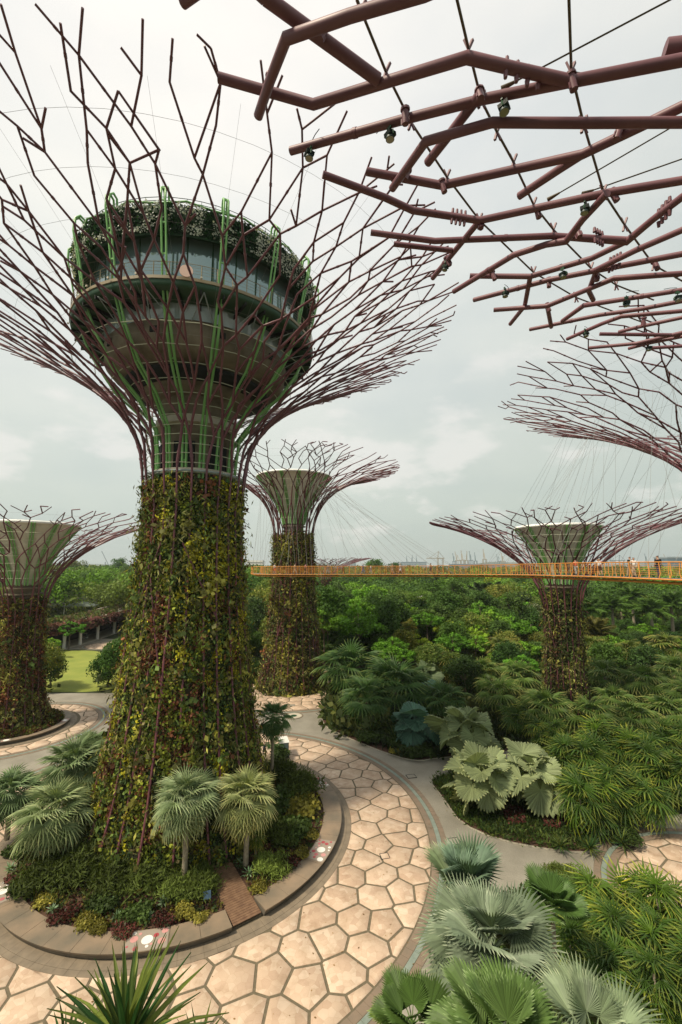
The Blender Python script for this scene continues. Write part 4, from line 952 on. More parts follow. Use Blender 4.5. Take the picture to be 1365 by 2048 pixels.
# ------------------------------------------------------------------ golf carts
def cart(loc, rz, label, bodyc):
    e = empty('golf_cart', loc, label, 'golf cart', rz=rz); bm_ = mat('cart_' + bodyc[0], bodyc[1], .35, coat=.3)
    b = MB(); b.box((0, 0, .42), (2.3, 1.15, .22)); b.box((.95, 0, .66), (.42, 1.1, .42), rot=Matrix.Rotation(-.35, 3, 'Y')); b.box((-.75, 0, .68), (.75, 1.12, .34)); me = b.mesh('body', bm_); o = ob('body', me, e); bv = o.modifiers.new('bevel', 'BEVEL'); bv.width = .06; bv.segments = 2
    b = MB(); b.box((0, 0, 0), (2.15, 1.25, .07)); o = ob('roof', b.mesh('roof', WHITE), e, loc=(-.05, 0, 1.86)); bv = o.modifiers.new('bevel', 'BEVEL'); bv.width = .03; bv.segments = 2
    for x, y in ((.78, .52), (.78, -.52), (-1.0, .52), (-1.0, -.52)):
        b = MB(); b.tube([(x + (.12 if x > 0 else 0), y, .6), (x, y, 1.84)], .025, 5); b.build('roof_post', BLKM, e)
    b = MB(); b.add([(.82, -.5, 1.0), (.82, .5, 1.0), (.76, .5, 1.75), (.76, -.5, 1.75)], [[0, 1, 2, 3]]); b.build('windscreen', GLASS2, e)
    b = MB(); b.box((-.3, 0, .88), (.5, 1.0, .12)); b.box((-.55, 0, 1.15), (.12, 1.0, .45)); b.build('seat', mat('cart_seat', (.3, .26, .2), .7), e)
    b = MB(); b.tube([(.6, .25, .85), (.35, .25, 1.08)], .02, 5); b.tube([(.35 + .0, .25 + .17 * math.cos(t), 1.1 + .14 * math.sin(t)) for t in np.linspace(0, 2 * PI, 12, endpoint=False)], .018, 4, closed=True); b.build('steering_wheel', BLKM, e)
    for x, y in ((.75, .5), (.75, -.5), (-.75, .5), (-.75, -.5)):
        b = MB(); b.tube([(x, y - .09, .24), (x, y + .09, .24)], .24, 14); w = b.build('wheel', BLKM, e); b = MB(); b.tube([(x, y - .1, .24), (x, y + .1, .24)], .12, 10); b.build('rim', WHITE, w)
    for y in (.36, -.36): b = MB(); b.tube([(1.16, y, .66), (1.2, y, .66)], .07, 8); b.build('headlight', WHITE, e)
    return e
BLKM = mat('black_rubber', (.02, .02, .02), .7)
p = P(567, 1512); cart((p.x, p.y, .03), -1.3, 'white roofed dark green golf cart parked behind the small palm on the plaza', ('green', (.02, .06, .05)))
p = P(168, 1279); cart((p.x, p.y, .02), .2, 'white golf cart parked in the shade under the arcade roof', ('white', (.6, .6, .58)))
p = P(529, 1513); e_ = person((p.x, p.y, .03), 1.2, 'person in dark clothes standing on the plaza beside the green golf cart', NAV, BLK, DH)
e_['group'] = 'people standing on the plaza'

# ------------------------------------------------------------------ drain covers and small ground fittings
def cover(px, py, w, l, label, round_=False, rz=.2):
    p = P(px, py); e = empty('drain_cover', (p.x, p.y, .0), label, 'drain cover', rz=rz)
    if round_:
        for r0, r1, m in ((.0, .45, DKGREEN), (.5, 1.25, PALEC), (1.3, 1.5, SLATE)):
            b = MB(); b.lathe([(max(r0, .01), .05), (r1, .05), (r1, .0)], 28); b.build('ring' if r0 else 'grate', m, e)
    else:
        b = MB(); b.box((0, 0, .03), (w, l, .03)); b.build('lid', STONE if 'stone' in label else PATH, e)
        for x, y, a_, c_ in ((w / 2 + .04, 0, .05, l + .13), (-w / 2 - .04, 0, .05, l + .13), (0, l / 2 + .04, w, .05), (0, -l / 2 - .04, w, .05)):
            b = MB(); b.box((x, y, .03), (a_, c_, .045)); b.build('frame', BLKM, e)
cover(588, 1432, 1, 1, 'round drain cover with a pale ring set in the path behind the tall supertree', True)
cover(585, 1411, .8, .8, 'square teal drain cover on the middle supertree plaza')
cover(823, 1553, .9, .7, 'square drain cover in the grey path right of the plaza top')
cover(910, 1683, .8, .8, 'square drain cover with dark frame in the middle of the grey path')
cover(770, 1713, .6, .6, 'small stone lid set in the crazy paving cells')
e_ = empty('info_panel', P(414, 1812, .5), 'small slanted dark blue information panel by the seat wall opening', 'sign', rz=.4)
b = MB(); b.tube([(0, 0, 0), (0, 0, .6)], .03, 6); b.build('stand', BLKM, e_); b = MB(); b.box((0, 0, .68), (.5, .04, .45), rot=Matrix.Rotation(-.5, 3, 'X')); b.build('panel', mat('panel_blue', (.05, .09, .14), .3), e_)

# ------------------------------------------------------------------ palms
def fan_mesh(name, n=22, spread=200, Rr=1.0, pet=.9, split=.5, fw=.7, fold=.05, droop=.25, tipd=.3, pitch=-25, col=(.05, .08, .03), tipc=None, cup=0.0, seed=0, petc=None, lenv=.1, twist=0.0):
    """a costapalmate leaf: petiole along +X, pleated blade of n joined fingers"""
    r = random.Random(seed); mb = MB(); sp = math.radians(spread); da = sp / n
    pts = [(0, 0, 0), (pet * .5, 0, .05 * pet), (pet, 0, 0)]; pc = petc or tuple(c * 1.6 for c in col)
    mb.tube(pts, [.03 * Rr, .022 * Rr, .015 * Rr], 4, 0, col=pc)
    M = Matrix.Rotation(math.radians(-pitch), 3, 'Y'); V = []; C = []; F = []
    def pt(a, rr, z=0):
        q = rr / Rr; zz = z - droop * Rr * q * q - tipd * Rr * max(0, q - split) ** 2 + cup * Rr * q * abs(math.sin(a)) + twist * q * math.sin(a * 2)
        v = M @ Vector((rr * math.cos(a), rr * math.sin(a), zz)); return (v.x + pet, v.y, v.z)
    for i in range(n):
        a = -sp / 2 + (i + .5) * da; Ln = Rr * (1 - .22 * (abs(a) / (sp / 2)) ** 2) * r.uniform(1 - lenv, 1 + lenv * .5); rs = split * Ln; rm = rs + (Ln - rs) * .45
        c_ = np.array(col) * r.uniform(.75, 1.3); tc = np.array(tipc if tipc and r.random() < .6 else col) * r.uniform(.9, 1.4); k = len(V); w = da * .5
        V += [pt(a, 0), pt(a - w, rs), pt(a, rs, fold * Rr), pt(a + w, rs), pt(a - w * fw * rs / rm * 1.1, rm), pt(a, rm, fold * Rr * .8), pt(a + w * fw * rs / rm * 1.1, rm), pt(a + r.uniform(-.3, .3) * w, Ln, -.02 * Rr * r.random())]
        C += [c_ * 1.25, c_, c_, c_, c_, c_, c_, tc]
        F += [[k, k + 1, k + 2], [k, k + 2, k + 3], [k + 1, k + 4, k + 5, k + 2], [k + 2, k + 5, k + 6, k + 3], [k + 4, k + 7, k + 5], [k + 5, k + 7, k + 6]]
    mb.add(np.array(V), F, 0, np.array(C)); return mb.mesh(name, FAN)
def pinnate_mesh(name, Ln=1.0, n=20, col=(.05, .085, .025), droop=.5, seed=0, wid=.28, lw=.03):
    r = random.Random(seed); mb = MB(); pts = []
    for t in np.linspace(0, 1, 8): pts.append((Ln * t * (1 - .12 * t), 0, Ln * (.35 * t - droop * t * t)))
    mb.tube(pts, [.022 * Ln] * 4 + [.012 * Ln] * 4, 3, 0, col=tuple(c * 1.4 for c in col)); V = []; C = []; F = []
    P_ = np.array(pts)
    for i in range(n):
        t = .14 + .86 * i / (n - 1); x = np.interp(t, np.linspace(0, 1, 8), P_[:, 0]); z = np.interp(t, np.linspace(0, 1, 8), P_[:, 2]); L_ = wid * Ln * (math.sin(PI * min(1, t * .9 + .12)) ** .6 + .15)
        for sg in (-1, 1):
            c_ = np.array(col) * r.uniform(.7, 1.4); a = math.radians(r.uniform(40, 60)); dx, dy = math.cos(a) * L_, math.sin(a) * L_ * sg; dz = -L_ * r.uniform(.2, .6); k = len(V); w = lw * Ln
            V += [(x - w, 0, z), (x + w, 0, z), (x + dx * .55 + w, dy * .55, z + dz * .3), (x + dx, dy, z + dz), (x + dx * .5 - w, dy * .5, z + dz * .25)]; C += [c_] * 5; F += [[k, k + 1, k + 2, k + 3, k + 4]]
    mb.add(np.array(V), F, 0, np.array(C)); return mb.mesh(name, FAN)
KIND = {}
def fans(key, k=3, **kw): KIND[key] = [fan_mesh(key + '_leaf', seed=i * 7 + 1, **kw) for i in range(k)]
fans('silver', n=20, spread=250, pet=.85, Rr=.95, split=.34, fw=.62, fold=.05, droop=.08, tipd=.45, pitch=-8, col=(.20, .245, .13), tipc=(.42, .42, .24), lenv=.15)
fans('silver_round', n=30, spread=300, pet=.8, Rr=.95, split=.8, fw=.85, fold=.035, droop=.1, tipd=.5, pitch=-35, col=(.20, .235, .13), tipc=(.40, .40, .20), cup=.45, twist=.3)
fans('blue_round', n=28, spread=290, pet=.7, Rr=1.0, split=.85, fw=.9, fold=.03, droop=.15, tipd=.4, pitch=-40, col=(.035, .085, .06), tipc=(.06, .12, .08), cup=.1, twist=.15)
fans('dark_fan', n=16, spread=230, pet=.9, Rr=.95, split=.36, fw=.62, fold=.05, droop=.1, tipd=.55, pitch=-8, col=(.055, .115, .032), tipc=(.20, .25, .07), lenv=.12)
fans('olive_fan', n=16, spread=230, pet=.8, Rr=.95, split=.36, fw=.62, fold=.05, droop=.15, tipd=.8, pitch=-14, col=(.085, .135, .026), tipc=(.46, .42, .14), lenv=.15)
fans('finger', n=12, spread=230, pet=.6, Rr=.9, split=.16, fw=1.7, fold=.035, droop=.2, tipd=.75, pitch=-12, col=(.05, .095, .014), tipc=(.27, .28, .05), lenv=.15)
fans('big_silver', n=40, spread=250, pet=.9, Rr=1.25, split=.6, fw=.5, fold=.045, droop=.06, tipd=.25, pitch=-12, col=(.19, .24, .155), tipc=(.42, .46, .32), cup=.28, twist=.1, lenv=.08)
fans('big_green', n=44, spread=250, pet=.8, Rr=1.2, split=.75, fw=.55, fold=.04, droop=.05, tipd=.2, pitch=-8, col=(.09, .14, .04), tipc=(.26, .32, .15), cup=.3, twist=.1, lenv=.07)
KIND['royal'] = [pinnate_mesh('royal_leaf', 1.0, 22, (.035, .075, .02), .55, i) for i in range(3)]
KIND['dark_feather'] = [pinnate_mesh('feather_leaf', 1.0, 22, (.025, .045, .018), .35, i + 5) for i in range(3)]
KIND['yellow_feather'] = [pinnate_mesh('yellow_leaf', 1.0, 18, (.20, .17, .03), .6, i + 9) for i in range(2)]
def ptrunk(name, r0, r1):
    mb = MB(); z = np.linspace(0, 1, 9); mb.tube([(0.02 * math.sin(3 * t), 0, t) for t in z], [r0 * (1 - t) + r1 * t + (.012 if i % 2 else 0) for i, t in enumerate(z)], 9); return mb.mesh(name, PALMT)
PT = ptrunk('palm_stem', .17, .12)
SPEAR = MB(); SPEAR.tube([(0, 0, 0), (0, 0, .5), (0, 0, 1)], [.06, .05, .01], 5, 0, col=(.35, .38, .06)); SPEAR = SPEAR.mesh('spear', FAN)
def palm(kind, c, rad, label, nf=30, name='fan_palm', cat='palm', el=(82, -42), group=None, tint=(1, 1, 1), seed=0, base=None, jit=.16, stem=None, power=.85):
    """c = crown centre; rad = crown radius in metres"""
    r = random.Random(seed * 31 + 5); gz = .1 if base is None else base
    e = empty(name, (c[0], c[1], gz), label, cat, group); h = max(.3, c[2] - gz)
    s = rad / 1.75 if kind not in ('royal', 'dark_feather', 'yellow_feather') else rad
    t = ob('trunk', PT if stem is None else stem, e, scale=(rad * .45, rad * .45, h)); ph = r.uniform(0, 6)
    for i in range(nf):
        f = (i + .5) / nf; E_ = math.radians(el[0] + (el[1] - el[0]) * f ** power + r.uniform(-8, 8)); k = s * r.uniform(1 - jit, 1 + jit) * (.72 + .28 * min(1, f * 3))
        o = ob('frond', r.choice(KIND[kind]), e, loc=(0, 0, h), rot=(r.uniform(-.35, .35), -E_, ph + i * 2.39996), scale=k)
        v = r.uniform(.82, 1.2); y = 1 + max(0, f - .75) * 2.2 * r.random(); o.color = (tint[0] * v * y, tint[1] * v * (1 + (y - 1) * .6), tint[2] * v, 1)
    return e
def pl(kind, px, py, rpx, zc, label, **k):
    c = P(px, py, zc); d = c.y * math.cos(TH) + (zc - EYE) * math.sin(TH); return palm(kind, c, rpx * d / FPX, label, seed=int(px + py), **k)
def near_palm(kind, px, py, D, rad, label, **k):
    c = Q(px, py, D); return palm(kind, c, rad, label, seed=int(px), **k)
# planter palms round the tall supertree
for px, py, r, z, l, tt in ((375, 1590, 62, 34, 'round headed silver fan palm right in front of the tall supertree trunk', (1.05, 1.1, 1)), (495, 1585, 60, 35.5, 'silver fan palm with a tan flowering centre beside the boardwalk opening', (1.25, 1.15, .85)),
    (110, 1615, 70, 36, 'largest silver fan palm on the left side of the round planter', (1.05, 1.08, .9)), (150, 1525, 66, 41, 'silver fan palm behind and above the largest left one', (.85, .95, .8)), (22, 1578, 54, 39, 'silver green fan palm cut by the left edge', (.8, .95, .8)), (178, 1490, 40, 44, 'small silver fan palm farthest back on the left of the planter', (.75, .9, .75))):
    near_palm('silver', px, py + 8, z + .8, r * z * 1.12 / FPX, l, nf=58, tint=tt, base=.5, el=(88, -66), group='silver fan palms in the planter', power=.8)
near_palm('dark_fan', 546, 1436, 49, 2.35, 'dark green fan palm on a thin trunk in front of the golf cart', nf=42, base=.5, tint=(1.2, 1.15, 1.2), el=(88, -70))
pl('dark_fan', 549, 1488, 20, 1.9, 'small dark shrub sized palm beside the golf cart', nf=20, base=.1)
pl('finger', 392, 1692, 26, 2.0, 'young green palm with a thin stem below the central silver palm', nf=16, base=.5)
pl('finger', 512, 1678, 30, 2.0, 'young palm with yellowing leaves beside the boardwalk', nf=18, base=.5, tint=(1.6, 1.25, .9))
pl('finger', 55, 1675, 22, 1.4, 'small olive palm at the left timber deck', nf=14, base=.5, tint=(.9, .8, .9))
# silver and round leaved palms of bed B
for px, py, r, z, l, k, tt in ((935, 1462, 72, 3.6, 'silver green round leaved palm at the back left of the right hand bed', 'silver_round', (.95, 1, .85)), (960, 1555, 72, 3.2, 'silver green round leaved palm at the front tip of the right hand bed', 'silver_round', (1.1, 1.1, .95)),
    (1062, 1545, 76, 3.6, 'pale silver palm with a clear short trunk in the right hand bed', 'silver_round', (1.15, 1.15, 1.0)), (830, 1450, 62, 2.6, 'blue green round leaved palm by the path in the far bed', 'blue_round', (1.5, 1.35, 1.3)), (852, 1385, 46, 3.0, 'blue green round leaved palm behind the lower one in the far bed', 'blue_round', (1.3, 1.3, 1.3)),
    (850, 1348, 34, 3.5, 'silvery round leaved palm deep in the far bed', 'silver_round', (.7, .8, .7))):
    pl(k, px, py, r, z, l, nf=17, tint=tt, el=(85, -62), jit=.28, name='round_leaf_palm', group='round leaved palms')
# dark fan palms of bed A
for px, py, r, z, l in ((702, 1338, 74, 5.0, 'big dark green fan palm at the left corner of the far bed'), (790, 1375, 78, 4.2, 'broad dark green fan palm in front centre of the far bed'), (735, 1400, 62, 3.4, 'dark green fan palm low between two larger ones in the far bed'),
    (890, 1400, 50, 3.6, 'dark fan palm behind the blue green palms'), (680, 1272, 40, 4.8, 'pale fan palm beside the middle supertree trunk'), (735, 1262, 46, 5.5, 'mid green fan palm standing behind the left corner palms'), (650, 1290, 34, 4.0, 'small fan palm tucked against the middle supertree')):
    pl('dark_fan', px, py, r, z, l, nf=40, tint=(1.15, 1.1, 1.0) if py > 1300 else (1.6, 1.4, 1.2), group='dark fan palms in the far bed')
olive = [(1000, 1392, 58, 4), (1040, 1355, 52, 4), (1095, 1420, 62, 4), (1180, 1432, 60, 4), (1130, 1372, 50, 4), (1262, 1440, 60, 4), (1335, 1428, 62, 4), (965, 1345, 48, 4.2), (1210, 1352, 54, 4.4), (1290, 1362, 52, 4.4), (1350, 1345, 50, 4.6), (900, 1330, 44, 4.4), (940, 1290, 40, 5), (1005, 1300, 44, 5), (1180, 1300, 46, 5), (1260, 1308, 44, 5), (1335, 1295, 46, 5), (1230, 1402, 46, 3.8), (1385, 1390, 56, 4), (1155, 1330, 40, 4.6)]
olab = ['olive fan palm in the row behind the pale silver palm, leftmost', 'olive fan palm left of the right supertree trunk foot', 'olive fan palm with drooping yellow tips in front of the right supertree', 'yellow tipped fan palm just right of the right supertree foot', 'fan palm hiding the foot of the right supertree', 'fan palm with drooping tips in the front row near the right edge', 'fan palm with drooping tips nearest the right edge front row', 'dark fan palm among the leafy trees left of the right supertree',
 'fan palm right of the right supertree in the second row', 'second row fan palm halfway between the right supertree and the edge', 'second row fan palm at the right edge', 'small dark fan palm behind the blue green palms', 'far small fan palm left among bright green trees', 'far fan palm with dry brown leaves left of the right supertree', 'brownish fan palm right behind the right supertree trunk', 'far fan palm below the row of royal palms', 'far fan palm at the right edge below the royal palms', 'low fan palm filling the gap in the front row', 'fan palm cut by the right edge in the front row', 'half hidden fan palm touching the right supertree trunk']
for (px, py, r, z), l in zip(olive, olab): pl('olive_fan', px, py, r, z, l, nf=30, tint=(1.0, 1.05, 1.0) if py > 1340 else (1.2, 1.0, .8), group='fan palms in the right hand garden', el=(85, -60))
# finger leaved clumps
def clump(px, py, rpx, zc, label, stems=5, nf=16, tint=(1, 1, 1), kind='finger', leaf=.42, group='clumps of finger leaved palms', spreadf=.62):
    c = P(px, py, zc * .6); d = c.y * math.cos(TH) + (zc * .6 - EYE) * math.sin(TH); R0 = rpx * d / FPX; r = random.Random(int(px * 3 + py)); e = empty('finger_palm', (c.x, c.y, .1), label, 'palm', group)
    for k in range(stems):
        a = 2 * PI * k / stems + r.uniform(-.4, .4); q = R0 * spreadf * r.uniform(.35, 1); x, y = q * math.cos(a), q * math.sin(a) * .8; h = zc * r.uniform(.55, 1.1)
        ob('stem', PT, e, loc=(x, y, 0), scale=(.45, .45, h)); ph = r.uniform(0, 6); s = R0 * leaf
        for i in range(nf):
            f = (i + .5) / nf; E_ = math.radians(82 - 130 * f + r.uniform(-8, 8)); o = ob('frond', r.choice(KIND[kind]), e, loc=(x, y, h - .35 * f * h * .5), rot=(r.uniform(-.4, .4), -E_, ph + i * 2.4), scale=s * r.uniform(.8, 1.15)); v = r.uniform(.7, 1.3); yl = 1.6 if r.random() < .12 else 1
            o.color = (tint[0] * v * yl, tint[1] * v * (1 + (yl - 1) * .7), tint[2] * v, 1)
    return e
for i, (px, py, r, z) in enumerate([(1150, 1545, 74, 3.6), (1215, 1500, 70, 3.8), (1290, 1525, 78, 3.8), (1170, 1620, 74, 3.0), (1255, 1600, 78, 3.2), (1345, 1570, 76, 3.6), (1100, 1490, 50, 3.2), (1345, 1490, 60, 3.8), (1050, 1450, 48, 3.2)]):
    clump(px, py, r, z, ['finger leaved palm clump directly right of the pale silver palm', 'finger leaved palm clump at the back of the right hand bed', 'finger leaved palm clump right of centre in the right hand bed', 'finger leaved palm clump with yellow tips at the front of the right hand bed', 'lowest wide finger leaved clump overhanging the small path',
      'finger leaved palm clump at the right edge of the right hand bed', 'small finger leaved clump between silver palm and olive palms', 'far finger leaved clump at the right edge', 'small finger leaved clump behind the pale silver palm'][i], tint=(.95, 1.0, .85), leaf=.48)
for i, (px, py, r, z) in enumerate([(1235, 1850, 105, 3.8), (1330, 1850, 95, 3.8), (1195, 1945, 95, 3.6), (1290, 1945, 105, 3.8), (1365, 1960, 90, 3.8), (1250, 2035, 100, 4.2), (1350, 2045, 100, 4.2)]):
    clump(px, py, r, z, ['bright green finger palm clump at the top left of the lower right corner', 'bright green finger palm clump at the right edge below the small plaza', 'finger palm clump just right of the big silver palm', 'finger palm clump in the middle of the lower right corner', 'finger palm clump cut by the right edge low down', 'finger palm clump at the bottom edge right of the silver fans', 'finger palm clump in the very lower right corner'][i], stems=6, nf=16, tint=(1.35, 1.3, .9) if i < 2 else (.95, 1.0, .9), leaf=.44, group='bright finger palm clumps in the lower right corner')
# big near palms bottom right
near_palm('big_silver', 985, 1900, 20.5, 2.6, 'large silver green fan palm in the lower right with broad pleated leaves', nf=30, el=(84, -38), name='silver_palm', jit=.1)
near_palm('big_silver', 930, 1800, 23.5, 2.2, 'upright blue green fan leaves rising behind the large silver palm', nf=12, el=(89, 52), name='silver_palm', tint=(.7, .85, .85))
near_palm('big_green', 1105, 1820, 23, 1.6, 'green round fan palm behind the large silver palm on its right', nf=12, el=(80, 10), name='silver_palm', tint=(.8, .95, .8))
near_palm('big_green', 1010, 2100, 14.5, 2.0, 'bright green fan palm crown at the bottom edge in front of the large silver palm', nf=20, el=(78, -20), name='silver_palm', tint=(1.1, 1.15, 1.1))
near_palm('big_silver', 1190, 2090, 15.5, 1.8, 'silver green fan palm at the bottom edge right of the bright green one', nf=16, el=(75, -20), name='silver_palm', tint=(1.1, 1.1, 1.0))
near_palm('big_green', 825, 2050, 16.5, 1.45, 'small olive green fan palm at the bottom edge beside the plaza band', nf=13, el=(70, -10), name='silver_palm', tint=(.8, .9, .7))
# spiky plant bottom centre
def blade_mesh(name, n, col, seed, w=.035, L_=1.0, bend=.35):
    r = random.Random(seed); mb = MB(); V = []; F = []; C = []
    for i in range(n):
        pts = [(L_ * t * math.cos(.0), 0, -bend * t * t * L_) for t in (0, .35, .7, 1)]; k = len(V); ww = (.8, 1, .7, 0)
        c_ = np.array(col) * r.uniform(.7, 1.3)
        for (x, y, z), q in zip(pts, ww): V += [(x, -w * q, z + .012), (x, 0, z), (x, w * q, z + .012)]; C += [c_, c_ * 1.3, c_]
        for j in range(3): F += [[k + 3 * j, k + 3 * j + 3, k + 3 * j + 4, k + 3 * j + 1], [k + 3 * j + 1, k + 3 * j + 4, k + 3 * j + 5, k + 3 * j + 2]]
    mb.add(np.array(V), F, 0, np.array(C)); return mb.mesh(name, FAN)
BL = [blade_mesh('blade', 1, (.03 + .03 * k, .075 + .02 * k, .02), k, .036, 1.0, .12 + .12 * k) for k in range(3)]
def spiky(c, L_, n, label, el=(88, 0), name='spiky_plant', cat='plant', group=None, tint=(1, 1, 1), mats=BL, gz=0.0):
    r = random.Random(int(c[0] * 50)); e = empty(name, (c[0], c[1], gz), label, cat, group); h = c[2] - gz
    if h > .3: ob('stem', PT, e, scale=(.5, .5, h))
    for i in range(n):
        f = (i + .5) / n; E_ = math.radians(el[0] + (el[1] - el[0]) * f + r.uniform(-9, 9)); o = ob('blade', r.choice(mats), e, loc=(0, 0, h), rot=(r.uniform(-.4, .4), -E_, i * 2.4 + r.uniform(-.2, .2)), scale=L_ * r.uniform(.75, 1.1)); v = r.uniform(.75, 1.35); o.color = (tint[0] * v, tint[1] * v, tint[2] * v, 1)
    return e
spiky(Q(250, 2110, 12), 2.15, 78, 'tall spiky dark green sword leaved plant rising over the bottom edge', el=(89, 14), gz=.1)
spiky(Q(395, 2125, 12.6), 1.05, 30, 'smaller spiky sword leaved plant at the bottom edge right of the tall one', el=(86, 14), gz=.1)
spiky(Q(130, 2120, 12.2), 1.2, 26, 'small spiky plant peeping over the bottom edge at the left', el=(86, 14), gz=.1)

# ------------------------------------------------------------------ shrubs, rosettes, ground cover
def bush_mesh(name, seed, n, ls, col, flat=.7, wid=.3, up=.4, col2=None, f2=.2):
    g = np.random.default_rng(seed); nl = 16; a = g.uniform(0, 2 * PI, nl); rr_ = g.uniform(0, .65, nl); C = np.stack([rr_ * np.cos(a), rr_ * np.sin(a), g.uniform(.1, .5, nl) * flat], 1)
    i = g.integers(0, nl, n); d = unit(g.normal(0, 1, (n, 3)) + np.array([0, 0, .5])); d[:, 2] = np.abs(d[:, 2]) * .9 + .02
    base = C[i] + d * g.uniform(.25, .46, (n, 1)) * np.array([1, 1, flat]); c_ = np.tile(np.array([col]), (n, 1)) * (g.uniform(.7, 1.3, nl)[i] * g.uniform(.7, 1.4, n))[:, None]
    if col2 is not None: m = g.random(n) < f2; c_[m] = np.array(col2) * g.uniform(.7, 1.3, (m.sum(), 1))
    mb = MB(); leaf_quads(mb, base, d, c_, ls, g, up=up, wid=wid, jit=.5); return mb.mesh(name, LEAF)
BU = [bush_mesh('feathery_foliage', 1, 3200, .19, (.085, .115, .022), .8, .09, .6), bush_mesh('dense_foliage', 2, 1500, .17, (.05, .08, .018), .75, .38, .1), bush_mesh('yellow_foliage', 3, 1200, .17, (.18, .165, .03), .6, .35, .2, (.3, .26, .05), .3), bush_mesh('red_foliage', 4, 1100, .19, (.09, .028, .022), .6, .3, .3, (.04, .05, .02), .3), bush_mesh('orange_foliage', 5, 900, .2, (.30, .15, .03), .5, .22, .5, (.1, .1, .02), .3)]
ROS = [blade_mesh('rosette_blade', 1, (.16, .22, .15), 5, .09, 1.0, .35), blade_mesh('rosette_blade', 1, (.12, .19, .1), 6, .08, 1.0, .15)]
cnt = {}
def shrub(k, x, y, z, s, label, group='shrubs in the round planter', sy=1.0, tint=1.0):
    e = empty('shrub', (x, y, z), label, 'shrub', group); o = ob('foliage', BU[k], e, scale=(s, s * sy, s * rnd.uniform(.8, 1.1)), rot=(0, 0, rnd.uniform(0, 6))); v = tint * rnd.uniform(.85, 1.15); o.color = (v, v, v, 1)
    b = ob('stem', PT, e, scale=(.2, .2, s * .5)); return e
adj = ['feathery green shrub', 'dense dark green shrub', 'yellow green shrub', 'dark red leaved shrub', 'orange tipped shrub']
for k, px, py, rpx, l in ((0, 95, 1735, 62, 'large feathery bush in the left of the planter'), (0, 170, 1725, 60, 'feathery bush in front of the trunk on the left'), (0, 235, 1745, 52, 'feathery bush with reedy stems left of centre'), (0, 300, 1740, 58, 'large feathery bush in front centre of the trunk'), (0, 355, 1775, 40, 'small feathery bush left of the info panel'),
    (0, 400, 1770, 42, 'grassy bush beside the info panel'), (1, 60, 1760, 40, 'dark shrub near the left curve of the seat wall'), (4, 120, 1742, 20, 'orange flowering shrub low in the left planting'), (4, 160, 1744, 18, 'orange flowering shrub second from the left'), (4, 215, 1762, 17, 'orange flowering shrub left of centre'), (2, 85, 1795, 26, 'yellow green shrub near the left seat wall'),
    (2, 170, 1838, 28, 'low yellow shrub along the front seat wall'), (2, 200, 1850, 22, 'yellow leaved shrub touching the front seat wall'), (3, 130, 1820, 30, 'dark red shrub along the front left seat wall'), (3, 250, 1848, 30, 'dark red shrub along the front seat wall centre'), (1, 270, 1822, 34, 'dense green shrub in the front centre'), (3, 330, 1832, 26, 'red leaved shrub right of front centre'),
    (2, 370, 1815, 28, 'yellow green shrub next to the info panel'), (2, 400, 1828, 20, 'low yellow green shrub below the info panel'), (1, 200, 1800, 36, 'mid green shrub in the middle of the front planting'), (0, 560, 1540, 46, 'feathery bush at the back right behind the silver palms'), (0, 600, 1570, 44, 'feathery bush along the right inner seat wall'), (2, 605, 1605, 46, 'yellow green feathery bush along the right inner seat wall'),
    (1, 560, 1600, 44, 'dark shrub right of the second silver palm'), (1, 580, 1650, 42, 'dark green shrub in the right of the planter'), (0, 555, 1660, 40, 'feathery shrub below the second silver palm'), (0, 540, 1730, 36, 'green shrub right of the boardwalk'), (2, 600, 1700, 22, 'yellow shrub by the right seat wall'), (2, 620, 1665, 20, 'small yellow shrub by the right seat wall mosaic'),
    (3, 575, 1720, 26, 'red leaved shrub inside the right seat wall'), (2, 515, 1770, 22, 'yellow shrub at the end of the right seat wall'), (3, 500, 1735, 18, 'small red shrub at the boardwalk edge'), (1, 480, 1650, 36, 'dark shrub beside the entrance box'), (1, 340, 1690, 36, 'dark shrub under the central silver palm'), (1, 30, 1700, 26, 'dark shrub by the left timber deck'),
    (3, 40, 1745, 26, 'dark red shrub inside the left seat wall'), (1, 215, 1640, 34, 'dark shrub at the trunk foot left'), (0, 400, 1740, 30, 'light grassy shrub left of the boardwalk'), (1, 265, 1690, 34, 'leafy shrub at the trunk foot centre'), (1, 560, 1505, 26, 'dark shrub below the golf cart')):
    p = P(px, py + rpx * .45, .5); d = p.y * math.cos(TH) + (.5 - EYE) * math.sin(TH); shrub(k, p.x, p.y, .45, rpx * d / FPX * (1.2 if k == 0 else 1.05), tint=rnd.choice([.6, .85, 1.1, 1.5]) if k == 0 else rnd.choice([.8, 1.2]), label= adj[k] + ', ' + l)
for i, (px, py, r, t) in enumerate([(218, 1815, 20, 1), (235, 1838, 16, 1), (347, 1788, 18, .8), (327, 1808, 16, .8), (498, 1750, 16, 2.4), (483, 1730, 15, 1.4), (105, 1822, 14, 1.1), (600, 1672, 18, 1), (20, 1740, 16, 1.2), (300, 1836, 12, .9)]):
    p = P(px, py, .5); d = p.y * math.cos(TH) + (.5 - EYE) * math.sin(TH)
    spiky((p.x, p.y, .55), r * d / FPX, 26, ['silvery rosette plant in front of the left of centre bushes', 'lower silvery rosette near the front seat wall', 'green rosette plant right of centre', 'lower green rosette right of centre', 'cream striped rosette beside the boardwalk', 'grey rosette above the cream one by the boardwalk', 'small silver rosette near the left seat wall', 'silver grey rosette near the right seat wall mosaic', 'grey rosette at the left end of the planter', 'tiny rosette near the front mosaic'][i], el=(80, 5), name='rosette_plant', group='rosette plants in the planter', mats=ROS, tint=(t, t, t * .9), gz=.45)
